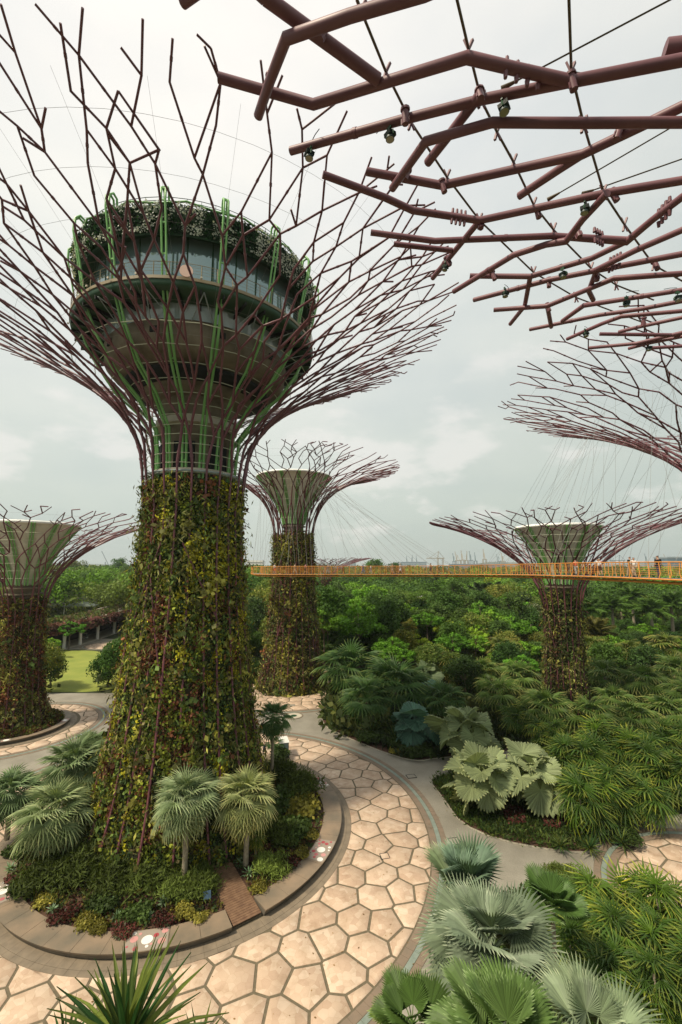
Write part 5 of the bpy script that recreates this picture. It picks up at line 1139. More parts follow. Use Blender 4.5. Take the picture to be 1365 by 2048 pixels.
def inpoly(x, y, p):
    c_ = False; n = len(p); j = n - 1
    for i in range(n):
        if (p[i][1] > y) != (p[j][1] > y) and x < (p[j][0] - p[i][0]) * (y - p[i][1]) / (p[j][1] - p[i][1]) + p[i][0]: c_ = not c_
        j = i
    return c_
def scatter(name, label, n, sampler, cols, size, hgt, seed, wid=.3, up=.7, cl=8, parent=None, jit=.6):
    g = np.random.default_rng(seed); pts = []
    while len(pts) < n:
        q = sampler(g)
        if q is not None: pts.append(q)
    pts = np.array(pts); c_ = np.array(cols)[g.integers(0, len(cols), n)] * g.uniform(.6, 1.4, (n, 1))
    tone = vnoise(pts * np.array([.5, .5, 0]), seed)[:, None]; c_ = c_ * (.6 + tone * .9)
    B_ = np.repeat(pts, cl, 0); M = len(B_); B_ = B_ + g.normal(0, 1, (M, 3)) * np.array([size * .5, size * .5, 0]); B_[:, 2] += g.uniform(0, hgt, M)
    mb = MB(); nn = unit(g.normal(0, 1, (M, 3)) + np.array([0, -.2, .9])); leaf_quads(mb, B_, nn, np.repeat(c_, cl, 0), size, g, up=up, wid=wid, jit=jit)
    return tag(mb.build(name, LEAF, parent), label, None, kind='stuff')
def ring_s(cx, cy, r0, r1, z=.4, gap=None):
    def f(g):
        a = g.uniform(0, 2 * PI); r = math.sqrt(g.uniform(r0 * r0, r1 * r1)); d = abs((a - ga + PI) % (2 * PI) - PI)
        if gap and d < 1.15 / r: return None
        return (cx + r * math.cos(a), cy + r * math.sin(a), z + (.18 if r < (r0 + r1) / 2 else 0))
    return f
scatter('ground_cover', 'mixed yellow red and green ground cover inside the main seat wall', 4200, ring_s(*SEATC, 7.6, 12.4, .38, True), [(.12, .12, .02), (.08, .03, .02), (.035, .055, .015), (.04, .065, .02), (.16, .13, .03)], .24, .25, 4, cl=6)
scatter('ground_cover', 'green and yellow ground cover at the foot of the left supertree', 1200, ring_s(-47.7, 66.5, 4.4, 6.2, .38), [(.12, .12, .02), (.05, .07, .015), (.09, .035, .02)], .28, .5, 5)
scatter('ground_cover', 'low planting around the foot of the middle supertree', 1500, ring_s(-9.6, 88, 5.4, 6.4, .1), [(.14, .12, .025), (.05, .07, .015), (.10, .085, .03)], .32, .9, 6)
def poly_s(p, z=.12, edge=None, keep=None):
    xs = [a[0] for a in p]; ys = [a[1] for a in p]
    def f(g):
        x, y = g.uniform(min(xs), max(xs)), g.uniform(min(ys), max(ys))
        if not inpoly(x, y, p): return None
        q = proj((x, y, 0))
        if q is None or not -60 < q[0] < 1430 or q[1] > 2130: return None
        if keep and not keep(x, y): return None
        return (x, y, z)
    return f
scatter('ground_cover', 'grassy green ground cover under the palms of the right hand bed', 6500, poly_s(BEDS['B']), [(.05, .085, .018), (.035, .06, .015), (.075, .10, .02)], .38, .35, 7, wid=.14, up=.9)
scatter('ground_cover', 'dark ground cover under the fan palms of the far bed', 9000, poly_s(BEDS['A']), [(.03, .05, .015), (.04, .065, .02), (.06, .07, .02)], .6, .7, 8, cl=7)
scatter('ground_cover', 'leafy ground cover in the lower right corner bed', 2500, poly_s(BEDS['C']), [(.04, .065, .015), (.05, .08, .02)], .4, .4, 9)
scatter('ground_cover', 'ground cover behind the tall supertree', 2200, poly_s(BEDS['D']), [(.04, .065, .015), (.05, .08, .02), (.13, .12, .03)], .5, .6, 10)
for k, px, py, rpx, l in ((0, 1160, 1768, 58, 'wide yellow green shrub between the small plaza and the path'), (0, 1120, 1745, 36, 'left shoulder of bushes beside the small right plaza'), (1, 685, 1432, 34, 'dark strap leaved shrub at the corner of the far bed'), (1, 742, 1470, 34, 'dark strap leaved shrub by the path in the far bed'), (1, 795, 1482, 28, 'dark round shrub by the path in the far bed'),
    (1, 840, 1500, 34, 'low dense shrub at the right tip of the far bed'), (2, 790, 1500, 16, 'small yellow shrub at the edge of the far bed'), (1, 900, 1565, 22, 'small dark shrub at the left tip of the right hand bed'), (3, 1030, 1625, 36, 'dark red shrub under the pale silver palm'), (3, 1110, 1640, 30, 'dark red shrub right of the pale palm trunk'), (1, 1250, 1665, 40, 'dark shrub near the small right plaza')):
    p = P(px, py + rpx * .4, .1); d = p.y * math.cos(TH) + (-EYE) * math.sin(TH); shrub(k, p.x, p.y, .1, rpx * d / FPX, adj[k] + ', ' + l, 'shrubs along the garden paths', tint=.9 if k != 0 else 1.3)
for i, (px, py, r) in enumerate([(683, 1425, 36), (745, 1462, 34), (790, 1475, 28), (925, 1590, 22), (1180, 1690, 26), (1120, 1685, 24), (1245, 1680, 26)]):
    p = P(px, py, .8); d = p.y * math.cos(TH) + (.8 - EYE) * math.sin(TH); spiky((p.x, p.y, .5), r * d / FPX * 1.15, 50, ['strap leaved clump at the left corner of the far bed', 'strap leaved clump by the path below the broad fan palm', 'strap leaved clump left of the blue green palm', 'strap leaved clump on the left tip of the right hand bed', 'strap leaved clump at the front edge of the right hand bed', 'second strap leaved clump at the front edge of the right hand bed', 'strap leaved clump near the small right plaza'][i], el=(85, 0), name='strap_leaf_plant', group='strap leaved clumps by the paths', gz=.1, tint=(.8, .8, .8))

# ------------------------------------------------------------------ arcade building
fr = [P(x, y, 0) for x, y in ((20, 1318), (75, 1306), (128, 1298), (160, 1290), (195, 1279), (228, 1268), (258, 1256), (290, 1240))]
fr = [Vector((q.x, q.y, 0)) for q in fr]
ar = empty('arcade_building', fr[3], 'low curved arcade building with white columns and pinkish creepers along its flat roof', 'building')
def offp(i, d):
    a = fr[max(0, i - 1)]; b = fr[min(len(fr) - 1, i + 1)]; t = (b - a).normalized(); return fr[i] + Vector((-t.y, t.x, 0)) * d
def strip(name, d0, d1, z0, z1, m):
    b = MB(); V = []; n = len(fr)
    for i in range(n): p, q = offp(i, d0), offp(i, d1); V += [(p.x, p.y, z0), (p.x, p.y, z1), (q.x, q.y, z1), (q.x, q.y, z0)]
    F = [[4 * i + k, 4 * i + 4 + k, 4 * i + 4 + (k + 1) % 4, 4 * i + (k + 1) % 4] for i in range(n - 1) for k in range(4)] + [[0, 1, 2, 3], [4 * n - 1, 4 * n - 2, 4 * n - 3, 4 * n - 4]]
    b.add(np.array(V), F); o = b.build(name, m, ar, world=True)
    return o
strip('roof', -1.2, 15, 5.6, 6.3, PALEC); strip('back_wall', 7, 7.4, 0, 5.6, mat('arcade_wall', (.06, .06, .055), .8)); strip('fascia', -1.35, -1.2, 5.3, 6.6, mat('arcade_fascia', (.14, .08, .06), .8)); strip('plinth', -.4, 7, 0, .12, PALEC); strip('roof_pavement', 9, 14, 6.3, 6.36, PATH)
for i in range(len(fr) - 1):
    for t in (0.0,):
        p = offp(i, 0).lerp(offp(i + 1, 0), t); b = MB(); b.tube([(p.x, p.y, .1), (p.x, p.y, 5.6)], .45, 10); b.build('column', WHITE, ar, world=True)
def edge_s(g):
    k = g.integers(0, len(fr) - 1); t = g.random(); p = offp(k, -1.3 + g.normal(0, .3)).lerp(offp(k + 1, -1.3 + g.normal(0, .3)), t); return (p.x, p.y, g.uniform(4.7, 7.0))
scatter('roof_creeper', None, 1500, edge_s, [(.16, .06, .055), (.12, .06, .04), (.10, .09, .04), (.2, .09, .08)], .75, .5, 12, wid=.4, up=-.3, cl=6, parent=ar)
cr = [o for o in ar.children if o.name.startswith('roof_creeper')][0]; cr.matrix_parent_inverse = Matrix.Translation(-ar.location)
def top_s(g):
    k = g.integers(0, len(fr) - 1); t = g.random(); p = offp(k, g.uniform(0, 9)).lerp(offp(k + 1, 5), t); return (p.x, p.y, 6.3)
scatter('roof_garden', None, 900, top_s, [(.06, .09, .02), (.1, .12, .03), (.12, .08, .05)], .8, 1.6, 13, cl=7, parent=ar)
cr = [o for o in ar.children if o.name.startswith('roof_garden')][0]; cr.matrix_parent_inverse = Matrix.Translation(-ar.location)

# ------------------------------------------------------------------ broadleaf trees
def crown_mesh(name, kind, seed, n, ls, col, col2=None, f2=.1, wid=.42):
    g = np.random.default_rng(seed); nl = 46
    if kind == 'umbrella':
        a = g.uniform(0, 2 * PI, nl); r = np.sqrt(g.uniform(0, 1, nl)) * .85; C = np.stack([r * np.cos(a), r * np.sin(a), .42 * (1 - r ** 2) + g.normal(0, .06, nl) - .12 * (g.random(nl) < .3)], 1); LR = np.stack([g.uniform(.16, .3, nl)] * 2 + [g.uniform(.07, .13, nl)], 1)
    elif kind == 'tall':
        d = unit(g.normal(0, 1, (nl, 3))); C = d * np.array([.55, .55, .95]) * g.uniform(.4, 1, (nl, 1)); C[:, 2] += .2; LR = np.stack([g.uniform(.18, .3, nl)] * 3, 1)
    elif kind == 'feathery':
        a = g.uniform(0, 2 * PI, nl); r = np.sqrt(g.uniform(0, 1, nl)) * .9; C = np.stack([r * np.cos(a), r * np.sin(a), g.uniform(-.2, .6, nl) * (1.1 - r * .7)], 1); LR = np.stack([g.uniform(.1, .2, nl)] * 2 + [g.uniform(.05, .1, nl)], 1)
    else:
        d = unit(g.normal(0, 1, (nl, 3)) + np.array([0, 0, .35])); C = d * np.array([.68, .68, .58]) * g.uniform(.55, 1, (nl, 1)) ** .6; LR = np.stack([g.uniform(.2, .34, nl)] * 3, 1)
    i = g.integers(0, nl, n); d = unit(g.normal(0, 1, (n, 3)) + np.array([0, 0, .45]))
    base = C[i] + d * LR[i] * g.uniform(.7, 1.12, (n, 1)); tone = g.uniform(.72, 1.35, nl)[i] * g.uniform(.75, 1.3, n)
    c_ = np.array([col]) * tone[:, None]
    if col2 is not None: m = g.random(n) < f2; c_[m] = np.array(col2) * g.uniform(.7, 1.3, (m.sum(), 1))
    mb = MB(); leaf_quads(mb, base, d, c_, ls, g, up=-.15, wid=wid, jit=.55); me = mb.mesh(name, LEAF)
    tb = MB(); zb = -1.0
    tb.tube([(0, 0, 0), (.02, .01, .5), (0, 0, 1)], [.055, .042, .03], 7, 0)
    lb = MB()
    for k in range(6):
        q = C[k * 5]; lb.tube([(0, 0, -.35), (q[0] * .5, q[1] * .5, q[2] * .35 - .1), tuple(q)], [.03, .02, .008], 4)
    return me, tb.mesh('tree_trunk', BARK), lb.mesh('limbs', BARK)
CR = dict(
 rain=crown_mesh('crown', 'umbrella', 1, 5200, .062, (0.082, 0.148, 0.024)), rain2=crown_mesh('crown', 'umbrella', 2, 5200, .066, (0.063, 0.136, 0.022)),
 round=crown_mesh('crown', 'round', 3, 5200, .075, (0.063, 0.124, 0.022)), dark=crown_mesh('crown', 'round', 4, 5600, .07, (0.036, 0.080, 0.018)),
 olive=crown_mesh('crown', 'round', 5, 4800, .075, (0.119, 0.165, 0.032), (0.238, 0.243, 0.054), .12), bright=crown_mesh('crown', 'feathery', 6, 3600, .085, (0.119, 0.260, 0.024)),
 lime=crown_mesh('crown', 'feathery', 7, 3000, .09, (0.22, 0.32, 0.027)), tall=crown_mesh('crown', 'tall', 8, 5200, .07, (0.059, 0.114, 0.024)), rusty=crown_mesh('crown', 'tall', 9, 3800, .08, (0.182, 0.148, 0.034), (0.084, 0.139, 0.027), .4),
 bloom=crown_mesh('crown', 'round', 10, 4600, .07, (0.056, 0.095, 0.027), (.6, .58, .48), .16), airy=crown_mesh('crown', 'tall', 12, 2600, .075, (0.070, 0.121, 0.034)))
DESC = dict(rain=('spreading umbrella tree', 'umbrella tree'), rain2=('darker umbrella tree', 'tree'), round=('round mid green tree', 'tree'), dark=('dense dark tree', 'tree'), olive=('olive green rounded tree', 'tree'), bright=('bright green layered tree', 'tree'), lime=('lime yellow young tree', 'tree'), tall=('tall narrow crowned tree', 'tree'), rusty=('rusty orange tinged tree', 'tree'), bloom=('white flowering rounded tree', 'tree'), airy=('thin airy crowned tree', 'tree'))
def tree(kind, x, y, zc, rad, label, group=None, sz=1.0, tint=None):
    cm_, tm, lm = CR[kind]; e = empty('tree', (x, y, 0), label, 'tree', group); a = rnd.uniform(0, 6.28)
    o = ob('crown', cm_, e, loc=(0, 0, zc), rot=(0, 0, a), scale=(rad, rad, rad * sz)); v = rnd.uniform(.8, 1.25); t = tint or (rnd.uniform(.9, 1.2), 1, rnd.uniform(.85, 1.1)); o.color = (t[0] * v, t[1] * v, t[2] * v, 1)
    ob('trunk', tm, e, scale=(min(rad, 5) * .9, min(rad, 5) * .9, max(.5, zc - rad * .3))); ob('limbs', lm, e, loc=(0, 0, zc), rot=(0, 0, a), scale=(rad, rad, rad * sz)); return e
def tpx(kind, px, py, rpx, zc, label, **k):
    c = P(px, py, zc); d = c.y * math.cos(TH) + (zc - EYE) * math.sin(TH); return tree(kind, c.x, c.y, zc, rpx * d / FPX, label, **k)
OCC = []
for kd, px, py, r, zc, l in (('dark', 103, 1336, 34, 3.4, 'dense round tree between the left supertree and the lawn'), ('dark', 218, 1335, 42, 3.6, 'dense dark round tree on the right side of the lawn'), ('round', 245, 1300, 34, 4.0, 'round tree half hidden by the tall supertree at the lawn'), ('bright', 140, 1262, 30, 5.0, 'light green young tree in front of the arcade roof'), ('round', 118, 1250, 24, 5.5, 'green tree at the left end of the arcade roof'),
    ('bright', 100, 1290, 20, 3.5, 'small bright tree before the arcade columns'), ('round', 512, 1290, 32, 4.2, 'round glossy tree between the tall and the middle supertree'), ('dark', 500, 1335, 26, 2.8, 'dark shrubby tree at the edge of the middle plaza'), ('round', 522, 1235, 32, 7, 'mid green tree left of the middle supertree trunk'), ('olive', 232, 1205, 40, 7.5, 'olive spreading tree above the arcade roof'),
    ('lime', 830, 1292, 34, 5.2, 'lime yellow young tree in the middle of the far bed'), ('bright', 975, 1255, 50, 7.2, 'bright green layered tree left of the right supertree'), ('bright', 905, 1290, 38, 6, 'bright green small tree between the lime tree and the layered tree'), ('round', 860, 1255, 46, 7, 'mid green tree behind the lime tree'), ('rain', 760, 1232, 72, 7.5, 'wide umbrella tree right of the middle supertree'),
    ('rain2', 700, 1200, 60, 9, 'darker umbrella tree behind the wide one'), ('olive', 840, 1225, 44, 8, 'olive tree behind the lime tree'), ('bloom', 1060, 1228, 32, 8, 'white flowering tree just left of the right supertree trunk'), ('bloom', 1048, 1262, 22, 6, 'small white flowering tree below the larger flowering one'), ('rusty', 820, 1262, 22, 7.5, 'golden feathery tree just above the lime tree'), ('olive', 1165, 1205, 30, 9, 'olive tree right of the right supertree trunk'), ('bloom', 1160, 1245, 22, 7, 'pinkish flowering tree right of the right supertree trunk'),
    ('dark', 1020, 1320, 44, 4.6, 'dark tree among the fan palms left of the right supertree'), ('dark', 930, 1345, 44, 4.4, 'dark tree behind the olive fan palms'), ('dark', 1300, 1330, 48, 4, 'dark bushy tree among palms at the right'), ('round', 1215, 1318, 42, 4.6, 'green bushy tree right of the right supertree'), ('round', 770, 1300, 40, 5, 'leafy tree behind the broad dark fan palm'), ('dark', 700, 1300, 38, 5, 'dark leafy tree behind the left corner palms'), ('airy', 250, 1160, 30, 16, 'thin airy tree touching the tall supertree on its left'),
    ('tall', 182, 1128, 36, 19.5, 'tall dark bushy tree rising over the treeline on the left'), ('round', 752, 1142, 30, 19.6, 'round tree crown breaking the horizon behind the walkway, left part'), ('dark', 790, 1144, 24, 19.4, 'dark tree crown breaking the horizon beside the rounder one'), ('olive', 148, 1142, 32, 17, 'pale feathery tree beside the tall dark one'), ('tall', 238, 1142, 26, 17.5, 'dark tree right of the thin distant crane'), ('rain', 100, 1160, 40, 14, 'umbrella crown above the right flank of the left supertree'), ('tall', 12, 1150, 40, 15, 'dark trees at the left edge behind the left supertree'), ('round', 0, 1230, 50, 8, 'round tree at the left edge'), ('dark', 8, 1330, 34, 4, 'dark tree left of the left supertree')):
    e = tpx(kd, px, py, r, zc, l); OCC.append((e.location.x, e.location.y, 3.2))
# royal palms and feather palms
for px, py, r, z, l in ((1112, 1205, 34, 12, 'royal palm just left in the row with a pale stem'), (1168, 1222, 36, 10.5, 'royal palm with a green crownshaft second in the row'), (1212, 1215, 36, 11, 'royal palm third in the row'), (1252, 1195, 32, 13, 'royal palm set farther back in the row'), (1290, 1222, 36, 10.5, 'royal palm with yellow spear next to last in the row'), (1330, 1212, 38, 11.5, 'royal palm last in the row near the right edge'), (1362, 1195, 30, 12.5, 'royal palm cut by the right edge'), (1228, 1180, 26, 14, 'small far royal palm with a yellow spear')):
    px += 12
    e = pl('royal', px, py, r * 1.15, z, l, nf=20, el=(75, -15), name='royal_palm', group='royal palms on the right', power=.9, tint=(2.2, 1.9, 1.3), jit=.1); OCC.append((e.location.x, e.location.y, 2.5))
    o = ob('spear_leaf', SPEAR, e, loc=(0, 0, z - .1), scale=(2.4, 2.4, 2.6))
for px, py, r, z, l in ((975, 1205, 44, 9, 'dark feather palm below the walkway left of the right supertree'), (1035, 1215, 34, 8.5, 'dark feather palm close to the right supertree trunk'), (880, 1180, 34, 11, 'dark feather palm by the white lattice sculpture'), (1190, 1268, 40, 6, 'brown leaved feather palm below the royal palms')):
    pl('dark_feather', px, py, r * 1.2, z, l, nf=26, el=(80, -20), name='feather_palm', group='feather palms', tint=(1.6, 1.4, 1.2) if py < 1250 else (3.2, 1.7, .8))
pl('yellow_feather', 818, 1252, 26, 8, 'yellow feather palm above the lime tree', nf=14, el=(50, -40), name='feather_palm')
# ---- the woods beyond, every tree a thing up to the limit
def forbidden(x, y):
    if y < 84 and x < 36: return True
    if math.hypot(x + 9.6, y - 88) < 17 or math.hypot(x + 47.7, y - 66.5) < 14 or math.hypot(x - 34.9, y - 70) < 7: return True
    if inpoly(x, y, lawn_poly) or inpoly(x, y, road_poly): return True
    q = proj((x, y, 0))
    if q and 75 < q[0] < 300 and 92 < y < 160: return True           # open ground and arcade
    if inpoly(x, y, BEDS['A']) and y < 80: return True
    for a, b, r in OCC:
        if math.hypot(x - a, y - b) < r: return True
    return False
cand = []
y = 62.0
while y < 620:
    st = 5.6 + y * .012; x = -.95 * y - 8
    while x < .95 * y + 8:
        X, Y = x + rnd.uniform(-.4, .4) * st, y + rnd.uniform(-.4, .4) * st; x += st
        if not forbidden(X, Y): cand.append((X, Y))
    y += st * .9
cand.sort(key=lambda p: p[1] + abs(p[0]) * .1)
kinds = ['rain', 'rain2', 'round', 'dark', 'rain', 'bright', 'tall', 'round', 'bright', 'olive', 'lime', 'dark', 'airy', 'rain2']
def zone(px):
    for lim, t in ((120, 'behind the left supertree'), (290, 'left of the tall supertree'), (500, 'behind the tall supertree'), (640, 'behind the middle supertree'), (760, 'right of the middle supertree'), (900, 'halfway along the orange walkway'), (1060, 'left of the right supertree'), (1180, 'behind the right supertree')):
        if px < lim: return t
    return 'behind the royal palms'
def rowname(y):
    for lim, t in ((90, 'in the first row of woods'), (110, 'in the second row of woods'), (135, 'in the third row of woods'), (170, 'in the middle of the woods'), (1e9, 'deep in the far woods')):
        if y < lim: return t
far = []; k = 0; seen = {}
for X, Y in cand:
    q = proj((X, Y, 8))
    if q is None or not -70 < q[0] < 1440: continue
    nz = float(vnoise(np.array([[X / 28, Y / 28, 0]]), 3)[0]); left = X < -20
    kd = kinds[int((nz * 2.3 + rnd.random() * .6) * 5) % len(kinds)]
    if kd == 'lime' and rnd.random() < .7: kd = 'olive'
    zc = rnd.uniform(6, 9.5) + min(3.5, max(0, Y - 90) * .02) + (4 if left and Y > 140 else 0); rad = rnd.uniform(3.6, 6.2) * (1 + Y * .0012)
    if Y < 100: zc *= .72; rad *= .8
    if q[0] > 1060 and Y < 150: zc *= .5; rad = min(rad, 3.6)
    elif q[0] > 860 and Y < 120: zc *= .75
    elif rnd.random() < .16 and Y > 95: zc *= 1.35
    if rad > zc * .75: rad = zc * .75
    zc = min(zc, 15.5)
    if k < 255:
        lab = '%s %s %s' % (DESC[kd][0], zone(q[0]), rowname(Y)); wt = tree(kd, X, Y, zc, rad, lab, group='woodland trees', sz=rnd.uniform(.85, 1.1)); seen.setdefault(lab, []).append((q[0], wt)); k += 1
    else: far.append((X, Y, zc, rad, kd))
ORD = ['leftmost', 'second', 'third', 'fourth', 'fifth', 'sixth', 'seventh', 'eighth', 'ninth', 'tenth', 'eleventh', 'twelfth']
for lab, lst in seen.items():
    if len(lst) > 1:
        for i, (_, o) in enumerate(sorted(lst, key=lambda a: a[0])): o['label'] = ('rightmost' if i == len(lst) - 1 else ORD[min(i, 11)]) + ' ' + lab
print('trees', k, 'far', len(far))
g = np.random.default_rng(77); mb = MB(); bs = []
LO = {}
for kd in CR:
    c_ = dict(rain=(0.082, 0.148, 0.024), rain2=(0.063, 0.136, 0.022), round=(0.063, 0.124, 0.022), dark=(0.036, 0.080, 0.018), olive=(0.119, 0.165, 0.032), bright=(0.119, 0.225, 0.024), lime=(0.263, 0.306, 0.027), tall=(0.059, 0.114, 0.024), rusty=(0.140, 0.139, 0.034), bloom=(0.056, 0.095, 0.027), airy=(0.070, 0.121, 0.034))[kd]; LO[kd] = c_
for X, Y, zc, rad, kd in far:
    n = 420 if Y < 260 else 170; nl = 14; d0 = unit(g.normal(0, 1, (nl, 3)) + np.array([0, 0, .5])); C = d0 * np.array([.62, .62, .42]); i = g.integers(0, nl, n); d = unit(g.normal(0, 1, (n, 3)) + np.array([0, -.2, .6])); base = (C[i] + d * .34 * g.uniform(.8, 1.1, (n, 1))) * rad * 1.15 + np.array([X, Y, zc])
    cc = np.array(LO[kd]) * (g.uniform(.75, 1.3, nl)[i] * g.uniform(.8, 1.25, n) * g.uniform(.85, 1.15))[:, None]; bs.append((base, d, cc, np.full(n, rad * (.13 if n > 200 else .2))))
b_ = np.concatenate([b[0] for b in bs]); d_ = np.concatenate([b[1] for b in bs]); c_ = np.concatenate([b[2] for b in bs]); s_ = np.concatenate([b[3] for b in bs])[:, None]
leaf_quads(mb, b_, d_, c_, s_, g, up=-.1, wid=.45, jit=.5); tag(mb.build('far_woods', LEAF), 'continuous green woods stretching towards the harbour', None, kind='stuff')
def under_s(g):
    x, y = g.uniform(-160, 160), g.uniform(62, 230)
    if forbidden(x, y) and not (x > -3 and y > 60 and y < 84): return None
    q = proj((x, y, 2)); 
    if q is None or not -60 < q[0] < 1430: return None
    return (x, y, 0)
scatter('undergrowth', 'dark leafy undergrowth below the woodland trees', 14000, under_s, [(.035, .05, .014), (.05, .065, .018), (.08, .09, .02)], 1.1, 2.6, 14, wid=.35, up=.3, cl=6)
# ---- white lattice sculpture and a few built things in the woods
e = empty('lattice_sculpture', Q(820, 1194, 150), 'white branching lattice sculpture poking out of the trees below the walkway', 'sculpture'); r = random.Random(5)
for k in range(16):
    x = r.uniform(-5, 6); y = r.uniform(-1.5, 1.5); z = r.uniform(-.8, 1.2); b = MB(); b.tube([(x, y, z - .6), (x + r.uniform(-1.5, 1.5), y, z + .3), (x + r.uniform(-3, 3), y + r.uniform(-1, 1), z + r.uniform(-.6, 1.2))], .10, 4); b.build('branch', WHITE, e)
b = MB(); b.tube([(0, 0, -.5), (0, 0, -11)], .25, 6); b.build('mast', WHITE, e)
for (px, py, D, w, l, nm) in ((453 * 0 + 910, 1178, 190, 4, 'small white canopy among the trees below the port cranes', 'canopy'), (160, 1212, 165, 6, 'pale teal roofed shelter in the woods above the arcade', 'shelter')):
    q = Q(px, py, D); e = empty(nm, (q.x, q.y, 0), l, nm); b = MB(); h = q.z; b.add([(-w, -2, h), (w, -2, h), (w, 2, h + .4), (-w, 2, h + .4), (0, -2, h + 1.3), (0, 2, h + 1.6)], [[0, 1, 4], [0, 4, 5, 3], [1, 2, 5, 4], [3, 5, 2]]); b.build('roof', WHITE if nm == 'canopy' else TEAL, e); b = MB()
    for x in (-w + .3, w - .3): b = MB(); b.tube([(x, 0, 0), (x, 0, h)], .12, 5); b.build('post', WHITE, e)
# hills
def hill(px0, px1, pyt, D, label, seed, m):
    r = random.Random(seed); n = 40; x0, x1 = (px0 - 682) / FPX * D, (px1 - 682) / FPX * D; V = []
    for i in range(n + 1):
        t = i / n; x = x0 + (x1 - x0) * t; H_ = (EYE + (HOR - pyt) * D / FPX) * (math.sin(PI * t) ** .7) * (.8 + .25 * math.sin(t * 9 + seed) * math.sin(t * 4)); V += [(x, D - 300, -1), (x, D - 60, H_ * .75), (x, D, H_), (x, D + 400, -1)]
    F = [[4 * i + k, 4 * i + 4 + k, 4 * i + 5 + k, 4 * i + 1 + k] for i in range(n) for k in range(3)]
    mb = MB(); mb.add(np.array(V, float), F); tag(mb.build('hill', m, smooth=True), label, None, kind='structure')
HILLM = mat('hill_woods', (.03, .05, .03), .95, col2=(.05, .07, .035), scale=.02)
hill(930, 1170, 1117, 5200, 'low wooded island hill behind the cranes', 1, HILLM); hill(560, 700, 1124, 6000, 'faint low hill left of the port', 2, HILLM); hill(1130, 1600, 1121, 5600, 'faint hill ridge at the right', 3, HILLM); hill(-300, 330, 1124, 6000, 'faint low ridge behind the left woods', 4, HILLM)
# port cranes
CY = mat('crane_yellow', (.26, .19, .09), .6); CB = mat('crane_blue_green', (.05, .10, .11), .6)
def crane_mesh(m, up):
    out = []
    b = MB()
    for x in (-9, 9):
        for y in (-12, 12): b.tube([(x, y, 0), (x * .8, y, 45)], 1.5, 4)
    out.append(('legs', b.mesh('legs', m)))
    b = MB(); b.box((0, 0, 14), (20, 26, 2.4)); b.box((0, -10, 45), (18, 6, 3)); b.box((0, 12, 45), (18, 3, 3)); out.append(('portal_beams', b.mesh('portal_beams', m)))
    b = MB(); b.tube([(0, -20, 46), (0, 14, 46)], 2.0, 4); tip = (0, 66, 46) if not up else (0, 30, 98); b.tube([(0, 14, 46), tip], 1.8, 4); out.append(('boom', b.mesh('boom', m)))
    b = MB(); b.tube([(0, 12, 46), (0, 8, 78)], 1.7, 4); b.tube([(0, 8, 78), (0, -18, 47)], 1.0, 3); b.tube([(0, 8, 78), ((0, 50, 48) if not up else (0, 24, 80))], .8, 3); out.append(('apex_mast', b.mesh('apex_mast', m)))
    return out
CM = {(m, u): crane_mesh(m, u) for m in (CY, CB) for u in (True, False)}
clist = [(814, 1112, 1, 1), (823, 1110, 1, 1), (833, 1111, 1, 1), (880, 1103, 0, 0), (908, 1106, 1, 1), (915, 1103, 0, 1), (924, 1101, 0, 1), (932, 1102, 0, 1), (941, 1102, 1, 1), (950, 1105, 1, 1), (968, 1098, 0, 1), (997, 1108, 1, 1), (1005, 1106, 0, 1), (1210, 1108, 1, 1), (1222, 1106, 1, 1), (1240, 1110, 1, 0), (1290, 1107, 1, 1), (1330, 1108, 0, 1)]
for i, (px, py, cb, up) in enumerate(clist):
    D = 2900 + (i % 4) * 90; m = CB if cb else CY; h = 23.5 + (HOR - py) * D / FPX; e = empty('port_crane', ((px - 682.5) / FPX * D, D, 0), None, 'crane', 'port cranes on the horizon', rz=rnd.uniform(1.2, 1.7) if not up else rnd.uniform(-.5, .3)); s = h / (98 if up else 78); e.scale = (s, s, s)
    e['label'] = '%s %s on the harbour horizon, number %s' % ('blue green' if cb else 'yellow', 'crane with raised boom' if up else 'crane with lowered boom', '')
    e['label'] = ('first', 'second', 'third', 'fourth', 'fifth', 'sixth', 'seventh', 'eighth', 'ninth', 'tenth', 'eleventh', 'twelfth', 'thirteenth', 'fourteenth', 'fifteenth', 'sixteenth', 'seventeenth', 'eighteenth')[i] + (' harbour crane from the left on the horizon, ') + ('blue green' if cb else 'yellow') + (' with raised boom' if up else ' with lowered boom')
    for nm, me in CM[(m, bool(up))]: ob(nm, me, e)
SHED = mat('port_shed', (.25, .3, .32), .7); SHED2 = mat('port_shed_blue', (.10, .16, .2), .7)
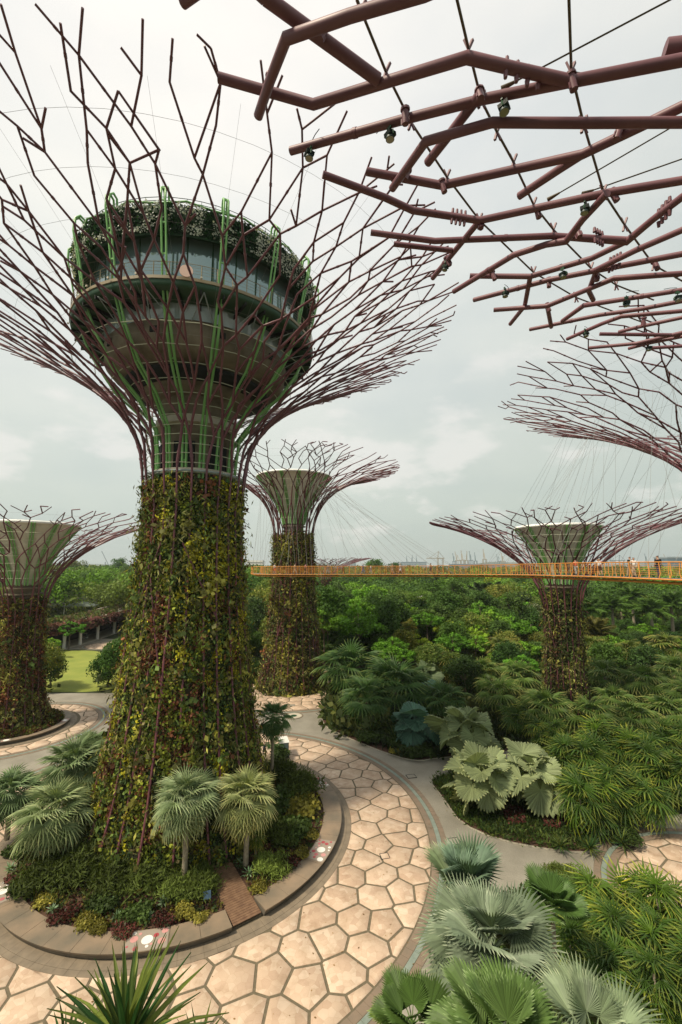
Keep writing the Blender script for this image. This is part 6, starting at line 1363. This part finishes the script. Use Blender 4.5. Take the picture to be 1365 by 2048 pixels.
def far_building(px0, px1, pyt, D, m, label, roofm=None, zb=0):
    x0, x1 = (px0 - 682) / FPX * D, (px1 - 682) / FPX * D; h = EYE + (HOR - pyt) * D / FPX; e = empty('building', ((x0 + x1) / 2, D, 0), label, 'building'); w = x1 - x0
    b = MB(); b.box((0, 0, h * .45), (w, w * .3 + 10, h * .9)); b.build('wall', m, e); b = MB(); b.box((0, 0, h * .95), (w * 1.02, w * .3 + 12, h * .1)); b.build('roof', roofm or WHITE, e)
    n = max(3, int(w / (h * .35))); me = None
    for k in range(n):
        if me is None: b = MB(); b.box((0, 0, 0), (w / n * .6, .6, h * .12)); me = b.mesh('window', SHED2)
        for zz in (.35, .6): ob('window', me, e, loc=(-w / 2 + w / n * (k + .5), -(w * .15 + 5.1), h * zz))
far_building(498, 528, 1121, 800, WHITE, 'white roofed building on the horizon left of the middle supertree'); far_building(1318, 1420, 1114, 1300, SHED2, 'long blue grey building on the horizon at the right edge', SHED)
far_building(690, 712, 1125, 2600, SHED, 'pale blocks on the horizon below the middle supertree crown'); far_building(795, 850, 1124, 2800, SHED, 'grey port block around the three small cranes', SHED2); far_building(900, 1000, 1128, 2850, SHED2, 'long port shed below the yellow cranes', SHED2)
q = Q(212, 1110, 900); e = empty('tower_crane', (q.x, q.y, 0), 'thin pale tower crane leaning over the left treeline', 'crane'); b = MB(); b.tube([(0, 0, 0), (0, 0, 30)], .8, 4); b.build('mast', SHED, e); b = MB(); b.tube([(8, 0, 22), (-9, 0, 52)], .7, 4); b.build('jib', SHED, e)

# ------------------------------------------------------------------ air
hz = MB(); hz.box((0, 3800, 35), (13000, 8400, 0)) if False else None
b = MB(); b.box((0, 3900, 61), (17000, 8300, 126)); hm = bpy.data.materials.new('haze'); hm.use_nodes = True; t = hm.node_tree; t.nodes.clear(); o_ = N(t, 'ShaderNodeOutputMaterial'); pv = N(t, 'ShaderNodeVolumePrincipled'); pv.inputs['Color'].default_value = (.86, .93, .97, 1); pv.inputs['Density'].default_value = .00011; pv.inputs['Anisotropy'].default_value = .2
L(t, pv.outputs[0], o_.inputs['Volume']); tag(b.build('haze', hm), 'thin humid haze over the whole garden', None, kind='stuff')

# fallen leaves on the paving
g = np.random.default_rng(9); n = 260; a = g.uniform(-2.6, .8, n); r = g.uniform(15.4, 25, n); base = np.stack([MAINC[0] + r * np.cos(a), MAINC[1] + r * np.sin(a), np.full(n, .06)], 1)
mb = MB(); leaf_quads(mb, base, np.tile([[0, 0, 1.]], (n, 1)), np.array([(.28, .17, .06)]) * g.uniform(.4, 1.3, (n, 1)), .13, g, up=0, jit=.15, wid=.3); tag(mb.build('fallen_leaves', LEAF), 'scattered dry leaves on the main plaza paving', None, kind='stuff')
